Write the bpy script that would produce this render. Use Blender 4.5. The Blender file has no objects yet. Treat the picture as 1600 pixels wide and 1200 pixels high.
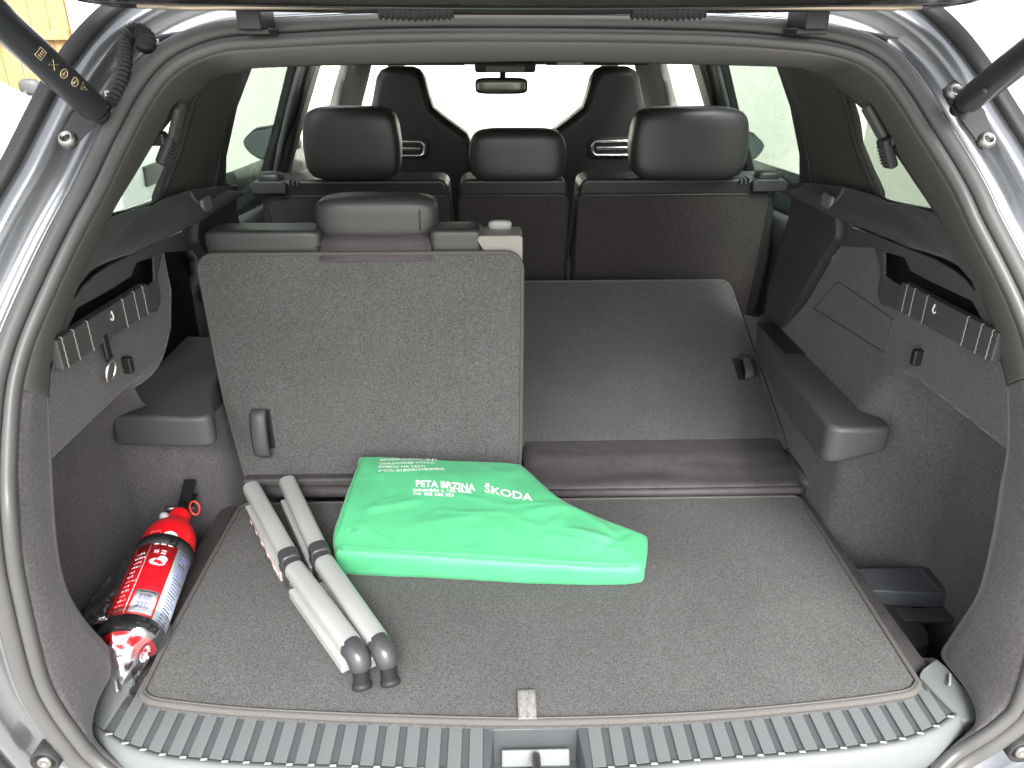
import bpy, bmesh, math, random
from mathutils import Vector, Matrix, noise
from mathutils.bvhtree import BVHTree
from mathutils.geometry import tessellate_polygon
random.seed(7)
R = math.radians
scene = bpy.context.scene
C = scene.collection

# ------------------------------------------------------------------ camera
F = 1186.0; PITCH = R(24.5); YAW = R(-1.45); CP = Vector((-0.05, -0.781, 0.829))
cd = bpy.data.cameras.new('camera'); cam = bpy.data.objects.new('camera', cd); C.objects.link(cam)
cam.location = CP; cam.rotation_euler = (R(90) - PITCH, 0, YAW)
cd.sensor_width = 36; cd.lens = F / 1600 * 36; cd.clip_start = 0.02; cd.clip_end = 2000
scene.camera = cam

# ------------------------------------------------------------------ sky, sun, exposure
w = bpy.data.worlds.new('World'); scene.world = w; w.use_nodes = True
nt = w.node_tree; bg = nt.nodes['Background']
sky = nt.nodes.new('ShaderNodeTexSky'); sky.sky_type = 'NISHITA'; sky.sun_disc = False
SUN_EL, SUN_ROT = R(46), R(172)      # soft sun behind the camera, slightly to its right
sky.sun_elevation = SUN_EL; sky.sun_rotation = SUN_ROT; sky.dust_density = 4; sky.air_density = 1.0; sky.ozone_density = 0.6
hs = nt.nodes.new('ShaderNodeHueSaturation'); hs.inputs['Saturation'].default_value = 0.2
nt.links.new(sky.outputs[0], hs.inputs['Color']); nt.links.new(hs.outputs[0], bg.inputs[0])
bg.inputs[1].default_value = 0.15
sd = bpy.data.lights.new('sun', 'SUN'); sd.energy = 2.2; sd.angle = R(32); sd.color = (1, .98, .95)
sun = bpy.data.objects.new('sun', sd); C.objects.link(sun)
sdir = Vector((math.sin(SUN_ROT) * math.cos(SUN_EL), math.cos(SUN_ROT) * math.cos(SUN_EL), math.sin(SUN_EL)))
sun.rotation_euler = sdir.to_track_quat('Z', 'Y').to_euler()
scene.view_settings.view_transform = 'Standard'; scene.view_settings.look = 'None'
scene.view_settings.exposure = 2.05; scene.view_settings.gamma = 1
scene.render.engine = 'CYCLES'
scene.cycles.max_bounces = 10; scene.cycles.transparent_max_bounces = 16

# ------------------------------------------------------------------ measuring: a sight line met with a real surface
_cy, _sy, _cp, _sp = math.cos(YAW), math.sin(YAW), math.cos(PITCH), math.sin(PITCH)
def ray(px, py):
    x = (px - 800) / F; y = (600 - py) / F
    d = (x, _cp + y * _sp, -_sp + y * _cp)
    return Vector((_cy * d[0] - _sy * d[1], _sy * d[0] + _cy * d[1], d[2]))
def U(px, py, X=None, Y=None, Z=None):
    d = ray(px, py)
    t = (X - CP.x) / d.x if X is not None else (Y - CP.y) / d.y if Y is not None else (Z - CP.z) / d.z
    return CP + d * t
def interp(T, v):
    if v <= T[0][0]: return T[0][1]
    for (a, b), (c, e) in zip(T, T[1:]):
        if v <= c: return b + (e - b) * (v - a) / (c - a)
    return T[-1][1]
YO = [(0, -.08), (.2, -.065), (.33, -.04), (.5, .085), (.64, .185), (.7, .235), (.84, .335), (1.1, .52)]
def Yo(z): return interp(YO, z)                      # plane of the tailgate opening
XS = [(.5, .61), (.6, .585), (.7, .54), (.76, .50), (.85, .44)]
def Xs(z): return interp(XS, z) if z > .5 else .60 + .01 * max(0, z + .5)
XG = [(0, .74), (.42, .72), (.76, .57), (.9, .5)]
def Xg(z): return interp(XG, z)                      # side glass
def bis(px, py, f, lo, hi):
    d = ray(px, py)
    for _ in range(50):
        m = (lo + hi) / 2
        if f(CP + d * m): hi = m
        else: lo = m
    return CP + d * lo
def O(px, py): return bis(px, py, lambda p: p.y > Yo(p.z), .3, 3)
def S(px, py, off=0, f=Xs): return bis(px, py, lambda p: abs(p.x) > f(p.z) + off, .2, 6)
def sm(t): t = max(0., min(1., t)); return t * t * (3 - 2 * t)

# ------------------------------------------------------------------ materials
MC = {}
def mat(name, col, rough=.6, metal=0., spec=.5, n_scale=0, n_amt=0., n_col=None, b_scale=0, b_str=0., b_dist=.001, coat=0, wear=0., stretch=None, sheen=0):
    if name in MC: return MC[name]
    m = bpy.data.materials.new(name); m.use_nodes = True; t = m.node_tree; p = t.nodes['Principled BSDF']
    p.inputs['Base Color'].default_value = (*col, 1); p.inputs['Roughness'].default_value = rough
    p.inputs['Metallic'].default_value = metal; p.inputs['Specular IOR Level'].default_value = spec
    p.inputs['Coat Weight'].default_value = coat
    if sheen: p.inputs['Sheen Weight'].default_value = sheen; p.inputs['Sheen Roughness'].default_value = .4
    tc = t.nodes.new('ShaderNodeTexCoord'); src = tc.outputs['Object']
    if stretch:
        mp = t.nodes.new('ShaderNodeMapping'); mp.inputs['Scale'].default_value = stretch
        t.links.new(src, mp.inputs[0]); src = mp.outputs[0]
    colout = None
    if n_scale:
        n = t.nodes.new('ShaderNodeTexNoise'); n.inputs['Scale'].default_value = n_scale; n.inputs['Detail'].default_value = 3
        n.inputs['Roughness'].default_value = .65
        t.links.new(src, n.inputs['Vector'])
        r = t.nodes.new('ShaderNodeValToRGB'); r.color_ramp.elements[0].position = .36; r.color_ramp.elements[1].position = .66
        a = n_col or tuple(c * (1 + n_amt) for c in col); b = tuple(c * (1 - n_amt) for c in col)
        r.color_ramp.elements[0].color = (*b, 1); r.color_ramp.elements[1].color = (*a, 1)
        t.links.new(n.outputs[0], r.inputs[0]); colout = r.outputs[0]
    if wear:
        n2 = t.nodes.new('ShaderNodeTexNoise'); n2.inputs['Scale'].default_value = 7; n2.inputs['Detail'].default_value = 6
        t.links.new(src, n2.inputs['Vector'])
        mr = t.nodes.new('ShaderNodeMapRange'); mr.inputs['From Min'].default_value = .3; mr.inputs['From Max'].default_value = .7
        mr.inputs['To Min'].default_value = 1 - wear; mr.inputs['To Max'].default_value = 1 + wear
        t.links.new(n2.outputs[0], mr.inputs[0])
        mx = t.nodes.new('ShaderNodeMix'); mx.data_type = 'RGBA'; mx.blend_type = 'MULTIPLY'; mx.inputs[0].default_value = 1
        if colout: t.links.new(colout, mx.inputs[6])
        else: mx.inputs[6].default_value = (*col, 1)
        t.links.new(mr.outputs[0], mx.inputs[7]); colout = mx.outputs[2]
        mr2 = t.nodes.new('ShaderNodeMapRange'); mr2.inputs['From Min'].default_value = .3; mr2.inputs['From Max'].default_value = .7
        mr2.inputs['To Min'].default_value = max(.02, rough - .08); mr2.inputs['To Max'].default_value = min(1, rough + .08)
        t.links.new(n2.outputs[0], mr2.inputs[0]); t.links.new(mr2.outputs[0], p.inputs['Roughness'])
    if colout: t.links.new(colout, p.inputs['Base Color'])
    if b_scale:
        nb = t.nodes.new('ShaderNodeTexNoise'); nb.inputs['Scale'].default_value = b_scale; nb.inputs['Detail'].default_value = 3
        t.links.new(src, nb.inputs['Vector'])
        bp = t.nodes.new('ShaderNodeBump'); bp.inputs['Strength'].default_value = b_str; bp.inputs['Distance'].default_value = b_dist
        t.links.new(nb.outputs[0], bp.inputs['Height']); t.links.new(bp.outputs[0], p.inputs['Normal'])
    MC[name] = m; return m

def glass_mat(name, tint, refl=.07):
    m = bpy.data.materials.new(name); m.use_nodes = True; t = m.node_tree; t.nodes.clear()
    out = t.nodes.new('ShaderNodeOutputMaterial'); tr = t.nodes.new('ShaderNodeBsdfTransparent'); gl = t.nodes.new('ShaderNodeBsdfGlossy')
    tr.inputs[0].default_value = (*tint, 1); gl.inputs['Roughness'].default_value = .02
    lw = t.nodes.new('ShaderNodeLayerWeight'); lw.inputs[0].default_value = .5
    pw = t.nodes.new('ShaderNodeMath'); pw.operation = 'POWER'; pw.inputs[1].default_value = 4.0; t.links.new(lw.outputs['Facing'], pw.inputs[0])
    fr = t.nodes.new('ShaderNodeMapRange'); fr.inputs['To Min'].default_value = .03; fr.inputs['To Max'].default_value = .6; t.links.new(pw.outputs[0], fr.inputs[0])
    mx = t.nodes.new('ShaderNodeMixShader'); t.links.new(fr.outputs[0], mx.inputs[0]); t.links.new(tr.outputs[0], mx.inputs[1]); t.links.new(gl.outputs[0], mx.inputs[2])
    t.links.new(mx.outputs[0], out.inputs[0]); return m

M = dict(
    carpet=mat('heather_carpet', (.094, .0935, .0925), .98, 0, .05, 480, .38, b_scale=500, b_str=.5, b_dist=.0015, wear=.07),
    felt=mat('lining_felt', (.100, .094, .099), .98, 0, .1, 260, .22, b_scale=420, b_str=.35, b_dist=.001, wear=.13, sheen=.25),
    binding=mat('edge_binding', (.095, .090, .086), .8, 0, .2, 900, .2, b_scale=900, b_str=.4),
    backfelt=mat('seat_back_felt', (.04, .036, .035), .95, 0, .1, 300, .3, b_scale=400, b_str=.3, sheen=.15),
    plastic=mat('grained_plastic', (.036, .038, .038), .55, 0, .45, b_scale=900, b_str=.18, b_dist=.0006, wear=.05),
    plastic_mid=mat('mid_grey_plastic', (.06, .064, .064), .5, 0, .45, b_scale=900, b_str=.2, b_dist=.0006, wear=.05),
    pillar=mat('pillar_plastic', (.05, .047, .043), .6, 0, .4, b_scale=700, b_str=.15, b_dist=.0005),
    pale_plastic=mat('pale_plastic', (.30, .31, .30), .4, 0, .5),
    sill=mat('sill_plastic_pad', (.115, .123, .126), .45, 0, .5, b_scale=1200, b_str=.25, b_dist=.0005, wear=.05),
    sill_dark=mat('sill_plastic_groove', (.062, .068, .072), .5, 0, .5, b_scale=1200, b_str=.25, b_dist=.0005),
    black=mat('black_plastic', (.012, .012, .013), .45, 0, .5),
    leather=mat('black_leather', (.022, .021, .0205), .42, 0, .5, b_scale=420, b_str=.25, b_dist=.0006),
    grey_leather=mat('stowed_seat_leather', (.042, .043, .042), .42, 0, .5, b_scale=500, b_str=.35, b_dist=.0006),
    vinyl=mat('brown_grey_vinyl', (.058, .053, .055), .6, 0, .4, 60, .12, b_scale=260, b_str=.3, b_dist=.001),
    strap=mat('plum_webbing', (.10, .086, .090), .8, 0, .3, 700, .25, b_scale=800, b_str=.3, stretch=(1, 1, .15)),
    rubber=mat('seal_rubber', (.070, .069, .068), .5, 0, .4, b_scale=300, b_str=.08, b_dist=.0006, wear=.08),
    rubber_lip=mat('seal_lip', (.066, .065, .064), .42, 0, .5, wear=.08),
    trim=mat('opening_trim_plastic', (.078, .075, .072), .55, 0, .4, b_scale=800, b_str=.15, b_dist=.0005),
    paint=mat('grey_metallic_paint', (.15, .158, .167), .30, .7, .5, coat=.8, wear=.04),
    black_rubber=mat('black_rubber', (.018, .018, .019), .6, 0, .4),
    chrome=mat('satin_chrome', (.75, .74, .72), .25, 1.0),
    bolt=mat('bolt_steel', (.30, .29, .28), .4, 1.0, wear=.1),
    headlining=mat('headlining', (.16, .155, .145), .9, 0, .2),
    stitch=mat('pale_thread', (.27, .27, .25), .8),
    white=mat('white_print', (.80, .80, .80), .6),
    cream=mat('cream_icon_print', (.55, .45, .25), .6),
    strut=mat('strut_black_paint', (.026, .027, .032), .38, 0, .5, wear=.06),
    red=mat('red_enamel', (.85, .008, .014), .28, 0, .5, coat=.3),
    red_label=mat('red_label', (.80, .008, .018), .4),
    label=mat('white_label', (.78, .79, .80), .45),
    label_blue=mat('pale_blue_label', (.60, .68, .80), .45),
    ink=mat('blue_grey_ink', (.18, .18, .42), .6),
    dark_ink=mat('dark_ink', (.05, .05, .06), .6),
    pink=mat('pink_ink', (.75, .30, .34), .6),
    alu=mat('silver_powder_coat', (.52, .535, .52), .32, .45, .5, b_scale=900, b_str=.06, b_dist=.0004, wear=.05),
    joint=mat('charcoal_joint_plastic', (.045, .047, .05), .3, 0, .5),
    nylon=mat('green_nylon', (.075, .385, .178), .5, 0, .4, b_scale=14, b_str=.22, b_dist=.012, wear=.06, sheen=.2),
    nylon_seam=mat('green_nylon_seam', (.05, .33, .13), .55, 0, .4),
    fence=mat('fence_timber', (.30, .19, .085), .75, 0, .3, 9, .22, b_scale=30, b_str=.3, b_dist=.004, stretch=(6, 6, .8)),
    wall=mat('cream_render', (.74, .73, .65), .9, 0, .2, 14, .04, b_scale=120, b_str=.3, b_dist=.003),
    ground=mat('pale_concrete', (.42, .41, .38), .9, 0, .2, 9, .12, b_scale=60, b_str=.3, b_dist=.003, wear=.1),
    whitecar=mat('white_car_paint', (.78, .79, .78), .2, 0, .5, coat=.8),
    dkglass=mat('dark_glass', (.25, .30, .33), .12, 0, .6),
)
M['glass'] = glass_mat('green_tinted_glass', (.575, .635, .605)); M['clear'] = glass_mat('clear_glass', (.96, .98, .96))
def film_mat():
    m = bpy.data.materials.new('clear_plastic_film'); m.use_nodes = True; t = m.node_tree; t.nodes.clear()
    out = t.nodes.new('ShaderNodeOutputMaterial'); tr = t.nodes.new('ShaderNodeBsdfTransparent'); gl = t.nodes.new('ShaderNodeBsdfGlossy')
    tr.inputs[0].default_value = (.90, .92, .93, 1); gl.inputs['Roughness'].default_value = .16; gl.inputs[0].default_value = (.8, .83, .86, 1)
    lw = t.nodes.new('ShaderNodeLayerWeight'); lw.inputs[0].default_value = .5
    mr = t.nodes.new('ShaderNodeMapRange'); mr.inputs['To Min'].default_value = .22; mr.inputs['To Max'].default_value = .8
    t.links.new(lw.outputs['Facing'], mr.inputs[0])
    mx = t.nodes.new('ShaderNodeMixShader'); t.links.new(mr.outputs[0], mx.inputs[0]); t.links.new(tr.outputs[0], mx.inputs[1]); t.links.new(gl.outputs[0], mx.inputs[2])
    t.links.new(mx.outputs[0], out.inputs[0]); return m
M['film'] = film_mat()

# ------------------------------------------------------------------ object helpers
ORG = {}
def place(o, org, parent):
    ORG[o] = Vector(org)
    C.objects.link(o)
    if parent: o.parent = parent; o.location = ORG[o] - ORG[parent]
    else: o.location = ORG[o]
    return o
def thing(name, label, cat, loc, group=None):
    o = bpy.data.objects.new(name, None); o.empty_display_size = .1
    place(o, loc, None); o['label'] = label; o['category'] = cat
    if group: o['group'] = group
    return o
def mods(o, bevel=0, seg=2, solid=0, off=-1, sub=0, wn=True, ang=35):
    if sub: m = o.modifiers.new('sub', 'SUBSURF'); m.levels = m.render_levels = sub
    if solid: m = o.modifiers.new('solid', 'SOLIDIFY'); m.thickness = solid; m.offset = off
    if bevel:
        m = o.modifiers.new('bevel', 'BEVEL'); m.width = bevel; m.segments = seg; m.limit_method = 'ANGLE'; m.angle_limit = R(ang)
    if wn and (bevel or solid): m = o.modifiers.new('wn', 'WEIGHTED_NORMAL'); m.keep_sharp = True
def link(name, bm, m, parent, smooth=True, label=None, **kw):
    me = bpy.data.meshes.new(name)
    cen = Vector()
    if bm.verts:
        xs = [v.co for v in bm.verts]
        cen = Vector([(min(c[i] for c in xs) + max(c[i] for c in xs)) / 2 for i in range(3)])
    for v in bm.verts: v.co -= cen
    if smooth:
        for f in bm.faces: f.smooth = True
    bm.to_mesh(me); bm.free(); me.materials.append(M[m] if isinstance(m, str) else m)
    o = bpy.data.objects.new(name, me); place(o, cen, parent)
    if label: o['label'] = label
    mods(o, **kw); return o
def prism(name, poly, mapf, w0, w1, m, parent, bevel=.003, seg=3, smooth=True, label=None, sub=0):
    bm = bmesh.new(); n = len(poly)
    a = [bm.verts.new(mapf(u, v, w0)) for u, v in poly]; b = [bm.verts.new(mapf(u, v, w1)) for u, v in poly]
    bm.faces.new(a); bm.faces.new(b[::-1])
    for i in range(n): bm.faces.new((a[i], b[i], b[(i + 1) % n], a[(i + 1) % n]))
    bmesh.ops.recalc_face_normals(bm, faces=bm.faces[:])
    return link(name, bm, m, parent, smooth, label, bevel=bevel, seg=seg)
XZ = lambda u, v, w: (u, w, v)
XY = lambda u, v, w: (u, v, w)
YZ = lambda u, v, w: (w, u, v)
def roundpoly(x0, x1, z0, z1, r, n=5, rb=None):
    rb = r if rb is None else rb; P = []
    for cx, cz, a0, q in ((x1 - r, z1 - r, 0, r), (x0 + r, z1 - r, 90, r), (x0 + rb, z0 + rb, 180, rb), (x1 - rb, z0 + rb, 270, rb)):
        if q < 1e-5: P.append((cx, cz)); continue
        for k in range(n + 1):
            a = R(a0 + 90 * k / n); P.append((cx + q * math.cos(a), cz + q * math.sin(a)))
    return P
def box(name, c, s, m, parent, bevel=.002, seg=2, rot=None, label=None):
    bm = bmesh.new(); bmesh.ops.create_cube(bm, size=1)
    Mx = Matrix.Translation(Vector(c)) @ (rot.to_4x4() if rot else Matrix.Identity(4)) @ Matrix.Diagonal((*s, 1))
    bm.transform(Mx); return link(name, bm, m, parent, True, label, bevel=bevel, seg=seg)
def catmull(P, n=8, closed=False):
    P = [Vector(p) for p in P]; out = []; N = len(P)
    for i in range(N if closed else N - 1):
        g = lambda k: P[k % N] if closed else P[max(0, min(N - 1, k))]
        a, b, c, d = g(i - 1), g(i), g(i + 1), g(i + 2)
        for k in range(n):
            t = k / n
            out.append(.5 * ((2 * b) + (c - a) * t + (2 * a - 5 * b + 4 * c - d) * t * t + (3 * b - a - 3 * c + d) * t ** 3))
    if not closed: out.append(P[-1])
    return out
def frames(P, closed=False):
    T = []; N = len(P)
    for i in range(N):
        a = P[(i - 1) % N] if closed or i > 0 else P[i]; b = P[(i + 1) % N] if closed or i < N - 1 else P[i]
        T.append((b - a).normalized())
    up = Vector((0, 0, 1)) if abs(T[0].z) < .9 else Vector((0, 1, 0))
    n = (up - T[0] * up.dot(T[0])).normalized(); Fm = []
    for t in T:
        n = (n - t * n.dot(t)).normalized(); Fm.append((t, n, t.cross(n)))
    return Fm
def add_tube(bm, P, r, n=10, closed=False, cap=True):
    P = [Vector(p) for p in P]; Fm = frames(P, closed); rings = []
    for i, (p, (t, a, b)) in enumerate(zip(P, Fm)):
        rr = r(i / (len(P) - 1)) if callable(r) else r
        rings.append([bm.verts.new(p + (a * math.cos(6.28318 * k / n) + b * math.sin(6.28318 * k / n)) * rr) for k in range(n)])
    N = len(rings)
    for i in range(N if closed else N - 1):
        A, B = rings[i], rings[(i + 1) % N]
        for k in range(n): bm.faces.new((A[k], A[(k + 1) % n], B[(k + 1) % n], B[k]))
    if cap and not closed: bm.faces.new(rings[0][::-1]); bm.faces.new(rings[-1])
def tube(name, P, r, m, parent, n=10, closed=False, label=None, **kw):
    bm = bmesh.new(); add_tube(bm, P, r, n, closed); bmesh.ops.recalc_face_normals(bm, faces=bm.faces[:])
    return link(name, bm, m, parent, True, label, **kw)
def axis_frame(p0, p1, up=Vector((0, 0, 1))):
    t = (Vector(p1) - Vector(p0)).normalized(); u = (up - t * up.dot(t)).normalized(); return t, u, t.cross(u)
def lathe(name, p0, p1, prof, m, parent, n=32, up=Vector((0, 0, 1)), label=None, **kw):
    t, u, s = axis_frame(p0, p1, up); p0 = Vector(p0); bm = bmesh.new(); rings = []
    for h, r in prof: rings.append([bm.verts.new(p0 + t * h + (u * math.cos(6.28318 * k / n) + s * math.sin(6.28318 * k / n)) * max(r, 1e-5)) for k in range(n)])
    for A, B in zip(rings, rings[1:]):
        for k in range(n): bm.faces.new((A[k], A[(k + 1) % n], B[(k + 1) % n], B[k]))
    bm.faces.new(rings[0]); bm.faces.new(rings[-1])
    bmesh.ops.recalc_face_normals(bm, faces=bm.faces[:]); return link(name, bm, m, parent, True, label, **kw)
def skin(name, poly, mapf, du, dv, m, parent, thick=.006, bevel=0, label=None, flip=False, hole=None):
    """a polygon in (u,v), cut along a grid and mapped onto a surface, given thickness"""
    bm = bmesh.new(); P3 = [Vector((u, v, 0)) for u, v in poly]
    loops = [P3] + [[Vector((u, v, 0)) for u, v in h] for h in (hole or [])]
    vs = [bm.verts.new(p) for l in loops for p in l]
    for t in tessellate_polygon(loops):
        try: bm.faces.new([vs[i] for i in t])
        except ValueError: pass
    for ax, st in ((0, du), (1, dv)):
        lo = min(p[ax] for p in P3); hi = max(p[ax] for p in P3); k = lo + st
        no = Vector((1, 0, 0)) if ax == 0 else Vector((0, 1, 0))
        while k < hi:
            bmesh.ops.bisect_plane(bm, geom=bm.verts[:] + bm.edges[:] + bm.faces[:], plane_co=no * k, plane_no=no, dist=1e-6); k += st
    bmesh.ops.remove_doubles(bm, verts=bm.verts[:], dist=1e-6)
    bmesh.ops.recalc_face_normals(bm, faces=bm.faces[:])
    for v in bm.verts: v.co = Vector(mapf(v.co.x, v.co.y))
    bm.normal_update()
    av = sum((f.normal * f.calc_area() for f in bm.faces), Vector()); cen = sum((v.co for v in bm.verts), Vector()) / len(bm.verts)
    if (av.dot(Vector((0, .3, .5)) - cen) < 0) != flip: bmesh.ops.reverse_faces(bm, faces=bm.faces[:])
    return link(name, bm, m, parent, True, label, solid=thick, bevel=bevel)
def loft(name, rows, m, parent, thick=0, label=None, closed=False, test=None, flip=False, wn=True):
    bm = bmesh.new(); V = [[bm.verts.new(p) for p in r] for r in rows]
    for A, B in zip(V, V[1:]):
        n = len(A)
        for k in range(n if closed else n - 1):
            q = (A[k], A[(k + 1) % n], B[(k + 1) % n], B[k])
            if test and not test(sum((v.co for v in q), Vector()) / 4): continue
            bm.faces.new(q if not flip else q[::-1])
    loose = [v for v in bm.verts if not v.link_faces]; bmesh.ops.delete(bm, geom=loose, context='VERTS')
    return link(name, bm, m, parent, True, label, solid=thick, off=-1, wn=False)
def capsule_poly(cx, cy, a, b, ang, n=20):
    return [(cx + a * math.cos(t) * math.cos(ang) - b * math.sin(t) * math.sin(ang), cy + a * math.cos(t) * math.sin(ang) + b * math.sin(t) * math.cos(ang)) for t in [6.28318 * k / n for k in range(n)]]
def cushion(name, cen, size, m, parent, rot=None, p=3.2, puff=None, label=None, sub=0):
    """a soft rounded block (superellipsoid)"""
    bm = bmesh.new(); bmesh.ops.create_cube(bm, size=2); bmesh.ops.subdivide_edges(bm, edges=bm.edges[:], cuts=11, use_grid_fill=True)
    for v in bm.verts:
        c = v.co; k = (abs(c.x) ** p + abs(c.y) ** p + abs(c.z) ** p) ** (-1 / p); c = c * k
        if puff: c = Vector(puff(c))
        c = Vector((c.x * size[0] / 2, c.y * size[1] / 2, c.z * size[2] / 2))
        if rot: c = rot @ c
        v.co = Vector(cen) + c
    return link(name, bm, m, parent, True, label)
def text_mesh(s, size, bold=0.0, shear=0):
    cu = bpy.data.curves.new('t', 'FONT'); cu.body = s; cu.size = size; cu.offset = bold; cu.shear = shear; cu.resolution_u = 3
    o = bpy.data.objects.new('t', cu); C.objects.link(o)
    dg = bpy.context.evaluated_depsgraph_get(); me = bpy.data.meshes.new_from_object(o.evaluated_get(dg))
    bm = bmesh.new(); bm.from_mesh(me); bpy.data.objects.remove(o); bpy.data.curves.remove(cu); bpy.data.meshes.remove(me)
    return bm

# ================================================================== THE SETTING
bm = bmesh.new(); bmesh.ops.create_grid(bm, x_segments=2, y_segments=2, size=60); bm.transform(Matrix.Translation((0, 0, -.75)))
g = link('ground', bm, 'ground', None, False); g['kind'] = 'structure'

FX = U(112, 60, Y=8).x
fen = thing('wooden_fence', 'warm timber board fence behind the white parked car, left of the cream wall', 'fence', (-7.5, 8, -.75))
fx = FX; k = 0
while fx > -11:
    box('board', (fx - .095, 8 + .006 * (k % 3), .55 + random.uniform(-.01, .01)), (.183, .022, 2.6), 'fence', fen, .004); fx -= .19; k += 1
for z in (.86, -.35): box('rail', ((FX - 11) / 2, 7.955, z), (FX + 11 - .01 - 2 * FX if False else abs(-11 - FX), .05, .10), 'fence', fen, .006)
for x in (FX - .05, -7.6, -9.6): box('post', (x, 8.07, .55), (.1, .1, 2.6), 'fence', fen, .006)
def garden_wall(c, s, lab, cap):
    t = thing('garden_wall', lab, 'wall', (c[0], c[1], -.75))
    box('wall_body', c, s, 'wall', t, .01); box('coping', (c[0], c[1], c[2] + s[2] / 2 + .035), (s[0] + .08, s[1] + .08, .07), 'wall', t, .01)
garden_wall(((FX + 12) / 2 + .01, 8.1, .75), (12 - FX, .2, 3), 'pale cream rendered wall ahead of the car, seen through the windscreen', 0)
garden_wall((3.6, 1.8, .75), (.2, 9.8, 3), 'cream rendered wall standing along the right side of the car', 0)
garden_wall((-12, 3, .75), (.2, 10, 3), 'cream rendered wall far to the left beyond the white parked car', 0)

# white parked car seen past the left flank
pc = thing('parked_car', 'white parked car with a grey door mirror in front of the timber fence', 'car', (-8, 6, -.75))
cx0 = U(0, 160, Y=5.9).x          # foot of its windscreen
pcar = lambda u, v, w: (cx0 + u, w, v)
prism('body', [(1.15, -.5), (1.18, -.1), (1.05, .06), (.6, .24), (.05, .30), (-2.8, .30), (-3.0, .1), (-3.0, -.5)], pcar, 5.15, 6.85, 'whitecar', pc, .06, 4)
prism('cabin', [(.02, .21), (-.75, .62), (-1.2, .70), (-2.4, .66), (-2.9, .22)], pcar, 5.27, 6.73, 'whitecar', pc, .05, 4)
prism('windscreen', [(.045, .235), (-.70, .635), (-.73, .60), (-.02, .20)], pcar, 5.34, 6.66, 'dkglass', pc, .004, 2)
prism('side_window', [(-.3, .26), (-.80, .57), (-1.2, .62), (-1.7, .62), (-1.7, .26)], pcar, 6.71, 6.75, 'dkglass', pc, .004, 2)
mc = U(48, 136, Y=6.9); cushion('door_mirror', mc, (.20, .12, .15), 'plastic_mid', pc, p=2.6)
tube('mirror_arm', [mc, mc + Vector((-.06, -.12, -.10))], .02, 'plastic_mid', pc)
for x in (.35, -2.3):
    for y in (5.25, 6.75):
        wh = lathe('wheel', (cx0 + x, y - .11, -.43), (cx0 + x, y + .11, -.43), [(0, .2), (0, .30), (.03, .32), (.19, .32), (.22, .30), (.22, .2)], 'black_rubber', pc)
        lathe('rim', (cx0 + x, y - .115, -.43), (cx0 + x, y + .115, -.43), [(0, .06), (0, .19), (.23, .19), (.23, .06)], 'bolt', wh)
for y in (5.35, 6.65): cushion('headlight', (cx0 + 1.08, y, -.05), (.16, .30, .14), 'clear', pc, p=2.6)
box('grille', (cx0 + 1.18, 6, -.2), (.03, .8, .16), 'black', pc, .01)

# ================================================================== THE CAR
car = thing('car', 'grey estate car with its tailgate open, showing the charcoal boot and seats', 'car', (0, 1.4, -.75))

# ---- curve of the tailgate opening (seal)
PL = [(600, 47), (460, 54), (385, 58), (347, 62), (310, 73), (276, 89), (250, 110), (229, 136), (212, 162), (194, 196), (173, 238), (147, 293), (113, 355), (80, 422), (50, 488), (29, 540), (13, 600), (6, 667), (3, 733), (4, 800), (12, 880), (22, 930), (38, 1000), (62, 1080), (108, 1150), (155, 1200)]
PR = [(1100, 50), (1240, 60), (1290, 66), (1340, 79), (1370, 95), (1395, 117), (1420, 150), (1440, 182), (1465, 222), (1490, 262), (1515, 307), (1531, 343), (1561, 400), (1590, 458), (1615, 520), (1636, 600), (1648, 680), (1652, 750), (1653, 820), (1648, 900), (1630, 1000), (1600, 1098), (1573, 1131), (1537, 1157), (1490, 1186)]
L3 = [O(*p) for p in PL]; R3 = [O(*p) for p in PR]
bot = [Vector((-.47, -.108, -.080)), Vector((-.3, -.135, -.098)), Vector((0, -.15, -.105)), Vector((.3, -.135, -.098)), Vector((.49, -.108, -.080))]
top = [O(830, 46)]
CUR = catmull(top + L3 + bot + R3[::-1], 6, True); NC = len(CUR)
CT = Vector((0, 0, .40))
FR = []
for i in range(NC):
    t = (CUR[(i + 1) % NC] - CUR[i - 1]).normalized(); z = CUR[i].z
    sl = (Yo(z + .05) - Yo(z - .05)) / .1 if z > .02 else .05
    n = Vector((0, -1, sl)).normalized(); n = (n - t * n.dot(t)).normalized(); o = t.cross(n).normalized()
    cc = CT.copy(); cc.y = CUR[i].y
    if o.dot(CUR[i] - cc) < 0: o = -o
    FR.append((n, o))
for _ in range(3): CUR = [(CUR[i - 1] + CUR[i] * 2 + CUR[(i + 1) % NC]) / 4 for i in range(NC)]
for _ in range(6):
    FR = [((FR[i - 1][0] + FR[i][0] * 2 + FR[(i + 1) % NC][0]).normalized(), (FR[i - 1][1] + FR[i][1] * 2 + FR[(i + 1) % NC][1]).normalized()) for i in range(NC)]
def off(i, o, b): return CUR[i] + FR[i][1] * o + FR[i][0] * b
def sweep(name, prof, m, closedprof=False, parent=car, thick=0, test=None, label=None):
    rows = [[off(i, *(q(i) if callable(q) else q)) for i in range(NC)] for q in prof]
    if closedprof: rows.append(rows[0])
    o = loft(name, rows, m, parent, 0, label, closed=True, test=test, flip=False)
    if thick: mods(o, solid=thick, off=0, wn=False)
    return o
def ringprof(co, cb, ro, rb, n=12): return [(co + ro * math.cos(6.28318 * k / n), cb + rb * math.sin(6.28318 * k / n)) for k in range(n)]
seal = sweep('opening_seal', ringprof(.0105, .004, .0105, .0095, 16), 'rubber', True)
sweep('seal_lip', ringprof(-.0085, .001, .0085, .0085, 14), 'rubber_lip', True, seal)
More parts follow.
